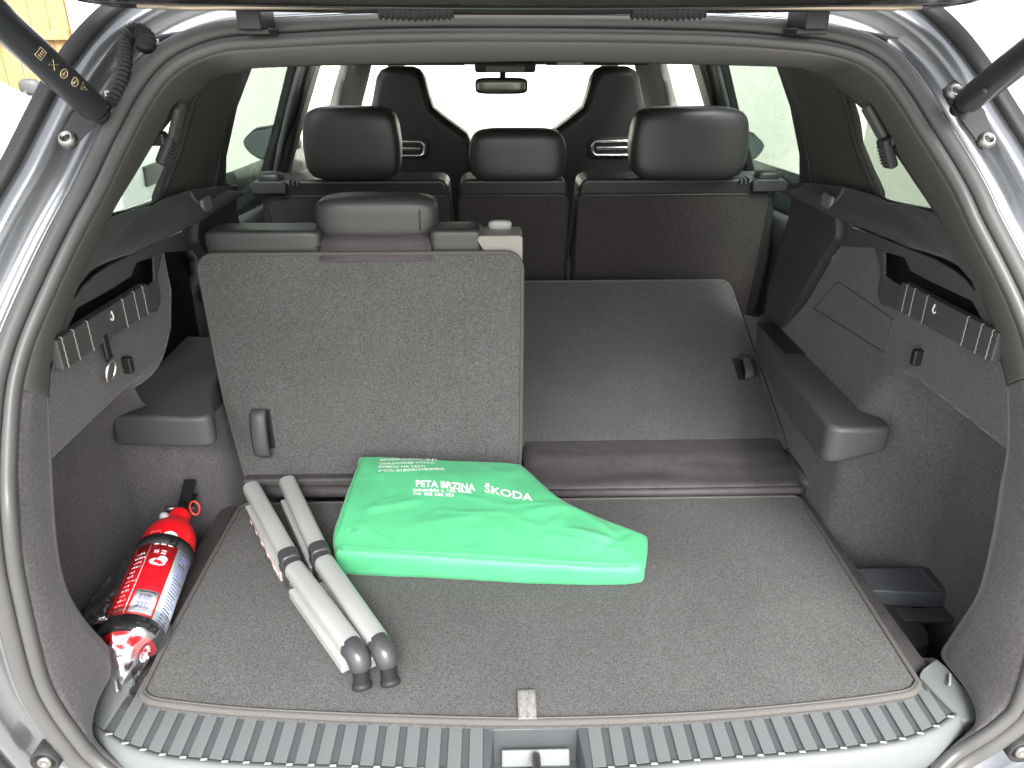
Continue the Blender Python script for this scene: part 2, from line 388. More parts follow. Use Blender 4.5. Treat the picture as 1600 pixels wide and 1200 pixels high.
# painted body around the opening: flange, gutter, outer edge
body = sweep('body_frame', [(.016, -.004), (.023, .001), (.028, .001), (.031, -.006), (.040, -.018), (.048, -.026), (.060, -.028), (.070, -.024), (.076, -.010), (.080, -.004), (.088, -.003), (.098, -.006), (.108, -.010), (.112, -.020)], 'paint')
mods(body, solid=.0015, off=-1, wn=False)
sweep('edge_strip', [(.108, -.018), (.110, -.004), (.114, -.001), (.130, -.004), (.137, -.012), (.141, -.06), (.143, -.16)], 'black_rubber', thick=.002)
fl = sweep('flange_edge', ringprof(.0255, .002, .0024, .002, 8), 'paint', True, body)

# ---- pillar return between seal and side lining
AL_px = [(180, 325), (150, 390), (122, 450), (100, 510), (83, 555), (77, 620), (80, 700), (83, 760), (90, 850), (103, 915), (130, 965), (165, 1005), (188, 1036)]
AR_px = [(1455, 325), (1500, 400), (1527, 443), (1547, 507), (1568, 580), (1573, 613), (1573, 700), (1562, 760), (1554, 815), (1543, 870), (1532, 914), (1518, 945), (1485, 995), (1470, 1026)]
AR_up = [U(1020, 98, Y=.372), U(1200, 104, Y=.372), U(1262, 111, Y=.378), S(1290, 123, .0), S(1317, 147), S(1345, 168), S(1367, 192), S(1395, 235), S(1425, 280)]
AL_up = [Vector((-p.x, p.y, p.z)) for p in AR_up[:-1]] + [S(212, 272)]
AL = AL_up[1:-2] + [S(242, 222), AL_up[-1]] + [S(*p) for p in AL_px]; AR = AR_up[1:] + [S(*p) for p in AR_px]
AL += [U(x, y, Z=z) for x, y, z in ((158, 1073, -.008), (131, 1112, -.014), (133, 1142, -.030), (165, 1180, -.045), (215, 1212, -.06))]
AR += [U(x, y, Z=z) for x, y, z in ((1503, 1066, -.008), (1534, 1108, -.014), (1532, 1132, -.030), (1500, 1166, -.045), (1450, 1196, -.06))]
A0 = [U(830, 96, Y=.372)]
ring = catmull(A0 + AL, 8)
ringR = catmull(A0 + AR, 8)
def lsmooth(P, n=2):
    for _ in range(n): P = [P[0]] + [(P[i - 1] + P[i] * 2 + P[i + 1]) / 4 for i in range(1, len(P) - 1)] + [P[-1]]
    return P
ring, ringR = lsmooth(ring), lsmooth(ringR)
def pillar_loft(name, A, side, m, test, thick=.004, lift=0):
    idx = [i for i in range(NC) if not side or (CUR[i].x * side > -.02)]
    rows = [[] for _ in range(9)]; last = None
    ids = []
    for a in A:
        i = min(idx, key=lambda j: (CUR[j] - a).length_squared + 3 * (min(abs(j - last), NC - abs(j - last)) > 12 if last is not None else 0)); last = i; ids.append(i)
    if side:     # round the sill corner the two edges are paired by length
        i0 = next(i for i, a in enumerate(A) if a.z < .16); n_ = len(A) - 1 - i0
        ln = [0]
        for k in range(i0, len(A) - 1): ln.append(ln[-1] + (A[k + 1] - A[k]).length)
        for k in range(n_ + 1): ids[i0 + k] = ids[i0] + (ids[-1] - ids[i0]) * ln[k] / ln[-1] if k < n_ else ids[-1]
    def offf(fi, o, b):
        i_ = int(fi); f_ = fi - i_; return off(i_ % NC, o, b) * (1 - f_) + off((i_ + 1) % NC, o, b) * f_
    for a, i in zip(A, ids):
        # blend between neighbours for a smooth start
        p = offf(i, -.0155, -.003); q = offf(i, -.028, -.006)
        q = p + (q - p).normalized() * min(.0145, .35 * (a - p).length); q = q + (a - q) * .25
        for k in range(9):
            t = k / 8; rows[k].append(p * (1 - t) ** 2 + q * 2 * t * (1 - t) + a * t * t)
    rows = [lsmooth(r, 6) if j < 8 else r for j, r in enumerate(rows)]
    if side: kk = next(i for i, a in enumerate(A) if a.z < .424); rows = [r[kk:] for r in rows]
    test = None
    return loft(name, rows, m, car, thick, test=test, flip=(side >= 0))
def diag(c): return c.z - .418 - (.60 - abs(c.x)) if c.z < .5 else 1
kl = next(i for i, a in enumerate(ring) if a.z < .424); kr = next(i for i, a in enumerate(ringR) if a.z < .424)
pillar_loft('opening_trim', ring[:kl + 1][::-1] + ringR[1:kr + 1], 0, 'trim', None)
for A, s in ((ring, -1), (ringR, 1)):
    pillar_loft('corner_lining', A, s, 'felt', lambda c: diag(c) <= 0)
    # seam between headlining trim and pillar trim
# ---- side linings
def Xlin(y, z, ya=.40):
    base = Xs(z); low = .572 + .135 * sm((ya - y) / .12)
    wd = .014 + .17 * sm((y - .28) / .14)
    t = sm((.347 - z) / wd) if y < .28 else sm((.347 - z) / wd)
    x = base * (1 - t) + low * t
    # rear edge turns back to meet the corner lining
    return x - .012 * sm((.03 - y) / .05) * 0
def sidemap(s, dx=0, f=Xlin): return lambda y, z: (s * (f(y, z) + dx), y, z)
def yz(pxs, **k): return [(lambda p: (p.y, p.z))(S(*p, **k)) for p in pxs]
edgeR = [(a.y + .002, a.z) for a in ringR if .0 < a.z < .47]; edgeL = [(a.y + .002, a.z) for a in ring if .0 < a.z < .47]
bottom = [(.10, -.17), (1.0, -.17)]
poly = edgeR + bottom + [(1.0, .20), (.80, .255), (.62, .47), (.56, .505), (.468, .505), (.445, .43), (.40, .428), (.13, .445)]
lin_r = skin('side_lining', poly, sidemap(1), .012, .012, 'felt', car, .004)
poly = edgeL + bottom + [(1.0, .18), (.56, .19), (.47, .20), (.43, .235), (.375, .29), (.35, .315), (.40, .330), (.43, .345), (.468, .372), (.500, .43), (.502, .505), (.468, .505), (.445, .43), (.40, .428), (.13, .445)]
lin_l = skin('side_lining', poly, sidemap(-1, 0, lambda y, z: Xlin(y, z, .51)), .012, .012, 'felt', car, .004)
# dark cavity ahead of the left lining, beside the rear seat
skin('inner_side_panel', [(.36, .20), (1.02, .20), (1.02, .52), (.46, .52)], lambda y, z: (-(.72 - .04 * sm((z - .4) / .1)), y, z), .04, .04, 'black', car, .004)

CHU = yz([(1329, 344), (1374, 359), (1426, 380), (1467, 396), (1500, 415), (1520, 437), (1528, 455)])
CHL = yz([(1522, 452), (1511, 438), (1494, 424), (1464, 406), (1424, 390), (1372, 369), (1332, 355)])
POCK = yz([(1385, 394), (1416, 402), (1424, 422), (1457, 440), (1522, 470), (1540, 504), (1512, 493), (1470, 474), (1428, 452), (1400, 441), (1385, 430)])
CHT = sorted(CHU)
YE = [(.445, .09), (.49, .147), (.528, .198), (.557, .258), (.60, .347)]
def Xup(y, z):   # ledge above the load-cover channel
    sh = interp(CHT, y)
    fade = sm((y - interp(YE, z)) / .07)
    return Xs(z) - .030 * fade * sm((z - sh + .001) / .006) * (1 - sm((z - sh - .010) / .045))
for s in (-1, 1):
    ed = [(a.y - .012 * sm((a.z - .46) / .03), a.z) for a in (ringR if s > 0 else ring) if .445 <= a.z <= .602]
    pl = ed + [(.130, .440), (.30, .432), (.40, .424), (.425, .418), (.448, .432), (.452, .47), (.49, .50), (.62, .47), (.84, .44), (.86, .53), (.72, .566), (.62, .583), (.50, .590), (.44, .588), (.37, .596)]
    ut = skin('upper_side_trim', pl, sidemap(s, -.003, Xup), .008, .004, 'plastic_mid', car, .003, hole=[CHU + CHL, POCK])
    skin('channel_back', [(.12, .47), (.50, .44), (.62, .50), (.62, .56), (.30, .57), (.16, .54)], sidemap(s, .030, lambda y, z: Xs(z)), .05, .05, 'black', ut, .003)
    # stitched band: separate padded leatherette pieces and pale seams
    prs = [(.128, .150), (.153, .176), (.179, .284), (.287, .322), (.325, .346), (.349, .385)]
    cuts = (.127, .151, .183, .287, .324, .347) if s > 0 else (.131, .160, .197, .302, .341, .372)
    lo = lambda y: .4435 - .05 * (y - .13); hi = lambda y: .4845 - .03 * (y - .13)
    ys = [cuts[0] - .012] + list(cuts) + [cuts[-1] + .02]
    for a, b in zip(ys, ys[1:]):
        q = [(a + .0008, lo(a)), (b - .0008, lo(b)), (b - .0008, hi(b)), (a + .0008, hi(a))]
        prism('band_panel', q, lambda u, v, w, s=s: (s * w, u, v), .5975, .612, 'plastic_mid', ut, .002)
    for c in cuts:
        tube('stitching', [(s * .5970, c + .0010 * math.sin(k * 2.4), lo(c) + (hi(c) - lo(c)) * k / 12) for k in range(13)] + [(s * .600, c, hi(c) + .001)], .0008, 'stitch', ut, 6)
    # small hook pictogram on the band
    hy = .262 if s > 0 else .262
    bm = bmesh.new()
    add_tube(bm, [(s * .5966, hy + .004 * math.cos(a), .466 + .005 * math.sin(a)) for a in [R(200 + 20 * k) for k in range(12)]] + [(s * .5966, hy + .002, .474)], .0011, 6)
    link('hook_symbol', bm, 'white', ut)
    # grocery hooks in felt recess
    for (y, z) in ((.292, .388),):
        hk = box('bag_hook_recess', (s * .6115, y, z), (.004, .034, .05), 'black', ut if False else car, .0018)
        box('bag_hook', (s * .604, y - .004, z - .008), (.016, .012, .026), 'black', hk, .003, 3)
    # C-pillar cover
    cp = [(.50, .590), (.50, .570), (.62, .560), (.84, .525), (.84, .535), (.86, .62), (.835, .72), (.80, .80), (.53, .80), (.520, .735), (.540, .664), (.522, .620)]
    skin('rear_pillar_cover', cp, lambda y, z, s=s: (s * (Xs(z) + .012 + .02 * sm((y - .72) / .15) - .004 * math.sin((y - .5) * 9)), y, z), .02, .02, 'pillar', car, .012, .0)
    cp2 = [(.845, .50), (.93, .49), (.905, .60), (.88, .70), (.84, .79), (.80, .80), (.832, .72), (.858, .62)]
    skin('pillar_edge_trim', cp2, lambda y, z, s=s: (s * (Xs(z) + .030), y, z), .02, .02, 'plastic', car, .012)
    # front block of the ledge with cover notch
    blk = skin('ledge_block', [(.600, .584), (.72, .570), (.83, .552), (.835, .50), (.90, .30), (.90, .22), (.78, .24), (.64, .445), (.60, .49)], lambda y, z, s=s: (s * (Xs(z) - .022 + .018 * sm((z - .553) / .03)), y, z), .012, .006, 'plastic', car, .02)
    box('cover_notch', (s * .573, .628, .549), (.010, .046, .034), mat('notch_plastic', (.15, .155, .152), .45), blk, .006, 3)
    # quarter window
    skin('quarter_window', [(.20, .575), (.60, .575), (.60, .80), (.36, .80)], lambda y, z, s=s: (s * (Xs(z) + .045), y, z), .05, .05, 'glass', car, .003)
    gw = [(.30, .60), (.44, .586), (.485, .588), (.508, .600), (.518, .625), (.535, .665), (.516, .735), (.52, .76)]
    tube('window_gasket', catmull([Vector((s * (Xs(z) + .008), y, z)) for y, z in gw], 5), .0045, 'black_rubber', car, 8)
    # seat-belt guide hanging in front of quarter window
    q0 = S(*((1352, 166) if s > 0 else (280, 166)), off=-.02); q1 = S(*((1380, 216) if s > 0 else (268, 215)), off=-.02); q2 = S(*((1392, 262) if s > 0 else (252, 258)), off=-.02)
    t, u, v = axis_frame(q0, q1, Vector((s, 0, .3)))
    sb = box('belt_guide', (q0 + q1) / 2, (.009, .022, (q1 - q0).length), 'pale_plastic' if False else 'trim', car, .004, 3, rot=Matrix((u, v, t)).transposed())
    t, u, v = axis_frame(q1, q2, Vector((s, 0, .3)))
    box('belt_clip', (q1 + q2) / 2, (.014, .028, (q2 - q1).length), 'plastic', sb, .005, 3, rot=Matrix((u, v, t)).transposed())
    for k in range(6):
        c = q1 + (q2 - q1) * (.25 + .11 * k) - u * .008
        box('clip_rib', c, (.003, .018, .002), 'rubber', sb, .0006, 1, rot=Matrix((u, v, t)).transposed())
    box('belt_bracket', q1 + Vector((s * .018, -.01, .0)), (.03, .02, .02), 'black', sb, .005, 3)
# stitched rectangle on the right lining
rp = yz([(1310, 440), (1397, 500), (1383, 552), (1273, 482)])
pts = []
for a, b in zip(rp, rp[1:] + rp[:1]):
    pts += [(a[0] + (b[0] - a[0]) * k / 12, a[1] + (b[1] - a[1]) * k / 12) for k in range(12)]
bm = bmesh.new(); add_tube(bm, [Vector((Xlin(y, z) - .0005, y, z)) for y, z in pts], .0012, 6, True); link('lining_seam', bm, 'trim', lin_r)
# chrome tie-down ring and strap on left lining
ringc = S(173, 580, off=-.012)
rg = thing  # placeholder
tb = tube('tie_down_ring', [ringc + Vector((.004 * math.sin(a), .014 * math.cos(a), .016 * math.sin(a))) for a in [6.28318 * k / 24 for k in range(24)]], .0028, 'chrome', car, 8, True)
a = S(168, 540, off=-.008)
box('ring_strap', (ringc + Vector((0, 0, .016)) + a) / 2 + Vector((0, 0, .008)), (.006, .014, .04), 'black', tb, .002)
# recess grips low in the corner linings
c = U(50, 728, X=-.612)
box('corner_recess', c, (.010, .012, .040), 'black', car, .004, 3)

# ---- armrests over the wheel arches
ab = prism('wheel_arch_armrest', [(.506, .345), (.512, .326), (.530, .318), (.585, .318), (.612, .322), (.625, .60), (.625, .90), (.575, .90), (.535, .78), (.512, .55)], lambda u, v, w: (u, v, w - (.0 if w > .2 else (u - .50) * -.25)), .165, .240, 'plastic_mid', car, .010, 5)
box('cup_bin', (.572, .735, .2405), (.05, .19, .004), 'black', ab, .0015)  # flat black plate; the shade inside the open bin is put into its colour
prism('wheel_arch_armrest', [(-.706, .388), (-.695, .372), (-.560, .376), (-.538, .384), (-.535, .400), (-.572, .50), (-.572, .75), (-.706, .75)], lambda u, v, w: (u, v, w + (u + .52) * -.06), .184, .242, 'plastic_mid', car, .008, 4)

# ---- floor, pockets, right-hand tray
box('load_floor', (0, .24, -.045), (1.12, .52, .05), 'black', car, .004)
box('pocket_floor', (-.66, .19, -.075), (.24, .50, .02), 'felt', car, .004)
box('pocket_floor', (.68, .20, -.165), (.27, .46, .02), 'black', car, .004)
for s, x0, x1 in ((1, .556, .586), (-1, -.602, -.560)):
    prism('floor_edge_board', [(x0, .0), (x1, .012), (x1 - .012 * s * (s > 0), .50), (x0, .50)] if s > 0 else [(x1, .0), (x0 + .004, .012), (x0 + .012, .50), (x1, .50)], XY, -.060, -.012, 'vinyl' if s > 0 else 'backfelt', car, .003)
tr = prism('side_tray', [(.58, .226), (.70, .214), (.775, .226), (.775, .285), (.58, .285)], XY, -.052, -.020, mat('tray_plastic', (.075, .082, .09), .45, b_scale=900, b_str=.15), car, .003)
box('tray_lid', (.735, .250, -.0185), (.085, .055, .006), 'plastic_mid', tr, .002)
box('tray_step', (.665, .196, -.050), (.085, .030, .008), 'plastic_mid', tr, .002)
prism('tray_wall', [(.586, .232), (.600, .12), (.640, .13), (.652, .16), (.655, .232)], XY, -.16, -.048, 'plastic', tr, .006, 3)

# ---- boot mat
mt = thing('boot_mat', 'large flat grey heather carpet mat with a pull tab covering the boot floor', 'mat', (0, .25, -.02))
fe = [(220, 1083), (235, 1095), (300, 1104), (400, 1113), (600, 1122), (840, 1127), (1100, 1118), (1300, 1100), (1400, 1087), (1428, 1080), (1437, 1068)]
mpoly = [(p.x, p.y) for p in [U(*q, Z=0) for q in fe]]
fr = catmull([Vector((x, y, 0)) for x, y in mpoly], 4)
mp = [(p.x, p.y) for p in fr] + [(.548, .12), (.553, .36), (.553, .478), (.545, .487), (-.54, .487), (-.548, .478), (-.550, .3), (-.550, .12)]
prism('carpet_panel', mp, XY, -.018, 0, 'carpet', mt, .003, 2)
edge = [Vector((x * .9985, y + (.001 if y < .2 else -.001), -.003)) for x, y in mp]
edge = [edge[0]] + [e for i, e in enumerate(edge) if i and (e - edge[i - 1]).length > .002]
dense = []
for a, b in zip(edge, edge[1:] + edge[:1]):
    n = max(1, int((b - a).length / .02)); dense += [a.lerp(b, k / n) for k in range(n)]
tube('edge_binding', dense, .0055, 'binding', mt, 8, True)
tube('binding_cord', [p * .9945 + Vector((0, .0028 if p.y < .2 else 0, .0045)) for p in dense], .0018, 'trim', mt, 6, True)
# pull tab
tp = U(823, 1095, Z=.004)
wb = mat('grey_webbing', (.20, .195, .185), .85, 0, .3, 500, .3, b_scale=600, b_str=.6, b_dist=.001, stretch=(1, .2, 1))
tabp = catmull([Vector((tp.x, tp.y + dy, z)) for dy, z in ((-.030, .0035), (-.016, .0055), (.000, .0075), (.014, .0080), (.0175, .0055), (.014, .0030), (-.01, .0022))], 4)
loft('pull_tab', [[p + Vector((x, 0, dz)) for p in tabp] for x, dz in ((-.0125, -.0006), (-.007, .0004), (-.0008, .0003), (0, -.0010), (.0008, .0003), (.007, .0004), (.0125, -.0006))], wb, mt, .0012, flip=True)

# ---- sill plate
YF = [(0, -.120), (.22, -.104), (.31, -.099), (.40, -.092), (.474, -.082), (.505, -.074), (.537, -.062), (.578, -.040), (.61, -.018)]
def Yf(x): return interp(YF, abs(x))
sl = []
xs = [-.565 + 1.13 * k / 60 for k in range(61)]
def sill_half(a, b):
    q = [x for x in xs if a <= x <= b]
    return [(a, Yf(a))] + [(x, Yf(x)) for x in q if x not in (a, b)] + [(b, Yf(b))] + [(b, .07), (a, .07)]
sp = None
for a, b in ((-.602, -.068), (.068, .606)):
    o = prism('sill_plate', sill_half(a, b), XY, -.055, -.017, 'sill_dark', car, .002, 2)
    front = [x for x in [a + (b - a) * k / 40 for k in range(41)]]
    rows = [[Vector((x, Yf(x) - dy, z)) for x in front] for dy, z in ((-.004, -.0150), (.002, -.0155), (.008, -.022), (.013, -.036), (.015, -.055), (.015, -.10))]
    loft('sill_front', rows, 'sill', o, .003)
    inner = b if a < 0 else a
    n = 18; x0, x1 = (a + .030, b - .002) if a < 0 else (a + .002, b - .034)
    step = (x1 - x0) / n
    for k in range(n):
        u0 = x0 + step * k + step * .36 * (a < 0 and 1 or 0); u1 = u0 + step * .64
        c = (u0 + u1) / 2
        prism('ridge', [(u0, Yf(u0) + .006), (u1, Yf(u1) + .006), (u1, .06), (u0, .06)], XY, -.020, -.0135, 'sill', o, .0008, 1)
        gx = u0 - step * .18 if a < 0 else u1 + step * .18
        box('ridge_clip', (gx, Yf(gx) + .003, -.0135), (step * .34, .0045, .003), 'pale_plastic', o, .0008, 1)
    # end cap, leaning up against the corner lining
    s = -1 if a < 0 else 1; e0 = (a if a < 0 else b)
    cap = [(211, 1066, -.006), (205, 1048, .000), (186, 1036, .002), (172, 1054, -.001), (131, 1112, -.012), (135, 1130, -.013), (162, 1140, -.013)] if s < 0 else [(1436, 1056, -.006), (1440, 1046, .000), (1463, 1028, .002), (1480, 1042, .000), (1534, 1106, -.012), (1532, 1124, -.013), (1504, 1126, -.013)]
    cap = [U(x, y, Z=z) for x, y, z in cap]; bm = bmesh.new()
    ta = [bm.verts.new(p) for p in cap]; tb_ = [bm.verts.new((p.x, p.y, -.06)) for p in cap]; nn_ = len(cap)
    bm.faces.new(ta); bm.faces.new(tb_[::-1])
    for i in range(nn_): bm.faces.new((ta[i], tb_[i], tb_[(i + 1) % nn_], ta[(i + 1) % nn_]))
    bmesh.ops.recalc_face_normals(bm, faces=bm.faces[:]); bmesh.ops.triangulate(bm, faces=[f for f in bm.faces if len(f.verts) > 4])
    link('end_cap', bm, 'sill', o, bevel=.003, seg=3, ang=60)
    cm = U(*((182, 1072) if s < 0 else (1484, 1062)), Z=.0)
    box('cap_mark', cm + Vector((0, 0, .0005)), (.003, .022, .004), 'pale_plastic', o, .0005, 1, rot=Matrix.Rotation(s * R(-30), 3, 'Z'))

# lock recess with striker
rc = prism('lock_recess', [(-.068, -.115), (-.068, -.055), (-.056, -.045), (.056, -.045), (.068, -.055), (.068, -.115), (.068, -.16), (-.068, -.16)], XY, -.10, -.075, 'sill_dark', car, .002)
for s in (-1, 1):
    prism('recess_wall', [(s * .062, -.118), (s * .070, -.118), (s * .070, -.045), (s * .056, -.048)], XY, -.09, -.014, 'sill_dark', rc, .0015)
prism('recess_wall', [(-.070, -.048), (.070, -.048), (.070, -.025), (-.070, -.025)], lambda u, v, w: (u, v - (w + .014) * .0, w), -.09, -.014, 'sill_dark', rc, .0015)
box('lock_plate', (0, -.063, -.050), (.092, .004, .022), 'sill', rc, .002, rot=Matrix.Rotation(R(-35), 3, 'X'))
st = tube('striker', catmull([Vector((.0, -.066, -.075)), Vector((.0, -.070, -.040)), Vector((.0, -.085, -.033)), Vector((.0, -.125, -.036)), Vector((.0, -.130, -.075))], 6), .0055, 'bolt', car, 12)
box('striker_base', (0, -.10, -.072), (.034, .07, .005), 'black', st, .0015)

# ---- rubber stops in the lower corners
for s, p in ((-1, (72, 1188)), (1, (1594, 1172))):
    c = U(*p, Y=-.093); stp = lathe('rubber_stop', c + Vector((0, .02, 0)), c + Vector((0, -.01, 0)), [(0, .018), (.024, .018), (.026, .0155), (.018, .013)], 'black_rubber', car, up=Vector((0, 0, 1)))
    lathe('stop_bolt', c + Vector((0, .005, 0)), c + Vector((0, -.01, 0)), [(0, .009), (.010, .009), (.012, .005), (.008, .003)], 'bolt', stp)

# ================================================================== SEATS
def plate_on(origin, ux, uy):
    """frame in a tilted plane: returns map(u,v,w), w along the normal towards the camera"""
    ux = Vector(ux).normalized(); uy = Vector(uy).normalized(); n = ux.cross(uy).normalized(); o = Vector(origin)
    return (lambda u, v, w: o + ux * u + uy * v + n * w), n
# third row, left: upright
s3 = thing  # seats are parts of the car
def seat_empty(name, loc, label):
    o = bpy.data.objects.new(name, None); place(o, loc, car); o['label'] = label; return o
q = seat_empty('third_row_seat', (-.28, .56, 0), 'upright third-row seat back with a low grey headrest')
def YB(z): return .520 + .00 * z
mp3 = lambda u, v, w: (u, YB(v) + w, v)
LB = [(-.541, .015), (-.004, .015)] + [(.000, .10), (.001, .30)] + [(.001 - .03 + .03 * math.cos(R(t)), .458 + .03 * math.sin(R(t))) for t in range(0, 91, 18)] + [(-.534 + .03 * math.cos(R(t)), .458 + .03 * math.sin(R(t))) for t in range(90, 181, 18)] + [(-.558, .20)]
bp = prism('carpet_back_panel', LB, mp3, 0, .014, 'carpet', q, .003, 2)
loopP = [Vector(mp3(u, v, .001)) for u, v in LB]
dn = []
for a, b in zip(loopP, loopP[1:] + loopP[:1]):
    n = max(1, int((b - a).length / .02)); dn += [a.lerp(b, k / n) for k in range(n)]
tube('panel_piping', dn, .0040, 'binding', q, 8, True)
prism('backrest', roundpoly(-.552, .000, .02, .508, .02), XZ, .536, .64, 'grey_leather', q, .018, 4)
# leather top roll, two halves beside the strap
for a, b in ((-.552, -.350), (-.160, -.070)):
    cushion('top_roll', ((a + b) / 2, .566, .502), (b - a, .074, .048), 'grey_leather', q, p=9)
    tube('roll_seam', [(a + .004, .533, .497), (b - .004, .533, .497)], .002, 'leather', q, 6)
cushion('headrest', (-.257, .595, .538), (.218, .085, .078), 'grey_leather', q, p=4.2)
tube('headrest_seam', [(-.178 + .0, .5525 + .038 * (1 - math.cos(a)), .538 + .0385 * math.sin(a)) for a in [R(-80 + 10 * k) for k in range(17)]], .0013, 'leather', q, 6)
# plum strap over the top edge
sw = [Vector((0, .500, .478)), Vector((0, .506, .484)), Vector((0, .520, .497)), Vector((0, .534, .508)), Vector((0, .56, .515)), Vector((0, .60, .518))]
sw = catmull(sw, 4); sw = [Vector((0, p.y + .012, p.z)) for p in sw]
loft('strap', [[Vector((x, p.y, p.z)) for p in sw] for x in (-.351, -.30, -.25, -.20, -.158)], 'strap', q, .0025, flip=True)
prism('latch_plate', [(-.078, .508), (-.062, .482), (-.010, .480), (.002, .470), (.002, .512), (-.004, .516), (-.074, .516)], XZ, .528, .60, mat('warm_grey_plate', (.22, .212, .19), .5), q, .002)
cushion('release_button', (-.037, .585, .522), (.042, .018, .018), 'pale_plastic', q, p=3)
# pull loop low on the panel
h0 = U(410, 680, Y=.515)
box('handle_slot', (h0.x + .003, .519, h0.z + .012), (.034, .004, .085), 'black', q, .0015)
hp = [Vector((h0.x, .520, h0.z + .050)), Vector((h0.x, .508, h0.z + .046)), Vector((h0.x, .500, h0.z + .020)), Vector((h0.x, .497, h0.z - .015)), Vector((h0.x, .503, h0.z - .035)), Vector((h0.x, .516, h0.z - .040))]
hp = catmull(hp, 4)
loft('pull_handle', [[p + Vector((x, y, 0)) for p in hp] for x, y in ((-.012, .003), (-.009, -.001), (0, -.002), (.009, -.001), (.012, .003))], 'plastic_mid', q, .005, flip=True)
prism('hinge_cover', [(-.545, .0), (-.545, .045), (-.002, .045), (-.002, .0)], XZ, .500, .56, 'vinyl', q, .006, 4)
tube('hinge_roll', [(-.54, .497, .022), (-.3, .494, .020), (-.003, .497, .022)], .012, 'vinyl', q, 14)

# third row, right: folded forward, lying at an angle
q = seat_empty('third_row_seat', (.28, .85, .1), 'third-row seat back folded forward, lying at an angle with its carpet side up')
P0 = Vector((.010, .610, .040)); up = (Vector((.010, 1.12, .254)) - P0); Lp = up.length
mpr, nn = plate_on(P0, (1, 0, 0), up)
RBp = [(0, 0), (.558, 0), (.556, .25), (.552, Lp - .03)] + [(.552 - .026 + .026 * math.cos(R(t)), Lp - .026 + .026 * math.sin(R(t))) for t in range(18, 91, 18)] + [(.0, Lp)]
prism('carpet_back_panel', RBp, mpr, -.014, 0, 'carpet', q, .003, 2)
loopP = [mpr(u, v, -.001) for u, v in RBp]; dn = []
for a, b in zip(loopP, loopP[1:] + loopP[:1]):
    n = max(1, int((b - a).length / .02)); dn += [a.lerp(b, k / n) for k in range(n)]
tube('panel_piping', dn, .0040, 'binding', q, 8, True)
prism('backrest', [(.01, .02), (.55, .02), (.545, Lp - .03), (.01, Lp - .01)], mpr, -.10, -.016, 'leather', q, .02, 4)
box('seat_base', (.28, .86, -.03), (.54, .50, .10), 'leather', q, .02, 3)
fl = [Vector((0, .494, .004)), Vector((0, .500, .016)), Vector((0, .512, .022)), Vector((0, .535, .024)), Vector((0, .560, .031)), Vector((0, .585, .040)), Vector((0, .612, .046)), Vector((0, .635, .050))]
fl = catmull(fl, 4); rows = []
for k in range(29):
    x = .008 + .568 * k / 28; e = sm((x - .545) / .035)
    rows.append([Vector((x + .010 * e * math.sin(p.y * 60), p.y + .0018 * noise.noise(Vector((x * 14, p.y * 20, 1))) * (p.y < .60), p.z + .0035 * (p.y < .60) * noise.noise(Vector((x * 11, p.y * 30, 5))) - .012 * e * e)) for p in fl])
loft('hinge_flap', rows, 'vinyl', q, .004, flip=True)
tube('flap_roll', [(.012, .496, .008), (.3, .494, .008), (.55, .495, .008), (.565, .500, .006)], .0085, 'vinyl', q, 12)
cushion('flap_end', (.572, .560, .018), (.030, .13, .034), 'vinyl', q, p=2.6)
hr = bis(1160, 577, lambda p: (p - P0).dot(nn) < 0 and p.y > .4, .5, 4)
fy = (up.normalized())
prism('handle_slot', [(-.017, -.035), (.006, -.035), (.006, .035), (-.017, .035)], plate_on(hr, (1, 0, 0), up)[0], .0002, .0025, 'black', q, .001, 1)
mh = plate_on(hr, (1, 0, 0), up)[0]
hp = [mh(.006, .028, .0), mh(.006, .026, .012), mh(.006, .010, .020), mh(.006, -.012, .020), mh(.006, -.026, .014), mh(.006, -.030, .003)]
hp = catmull(hp, 4)
loft('pull_handle', [[p + Vector((x, 0, 0)) for p in hp] for x in (-.009, -.004, .006, .012)], 'plastic_mid', q, .005, flip=True)

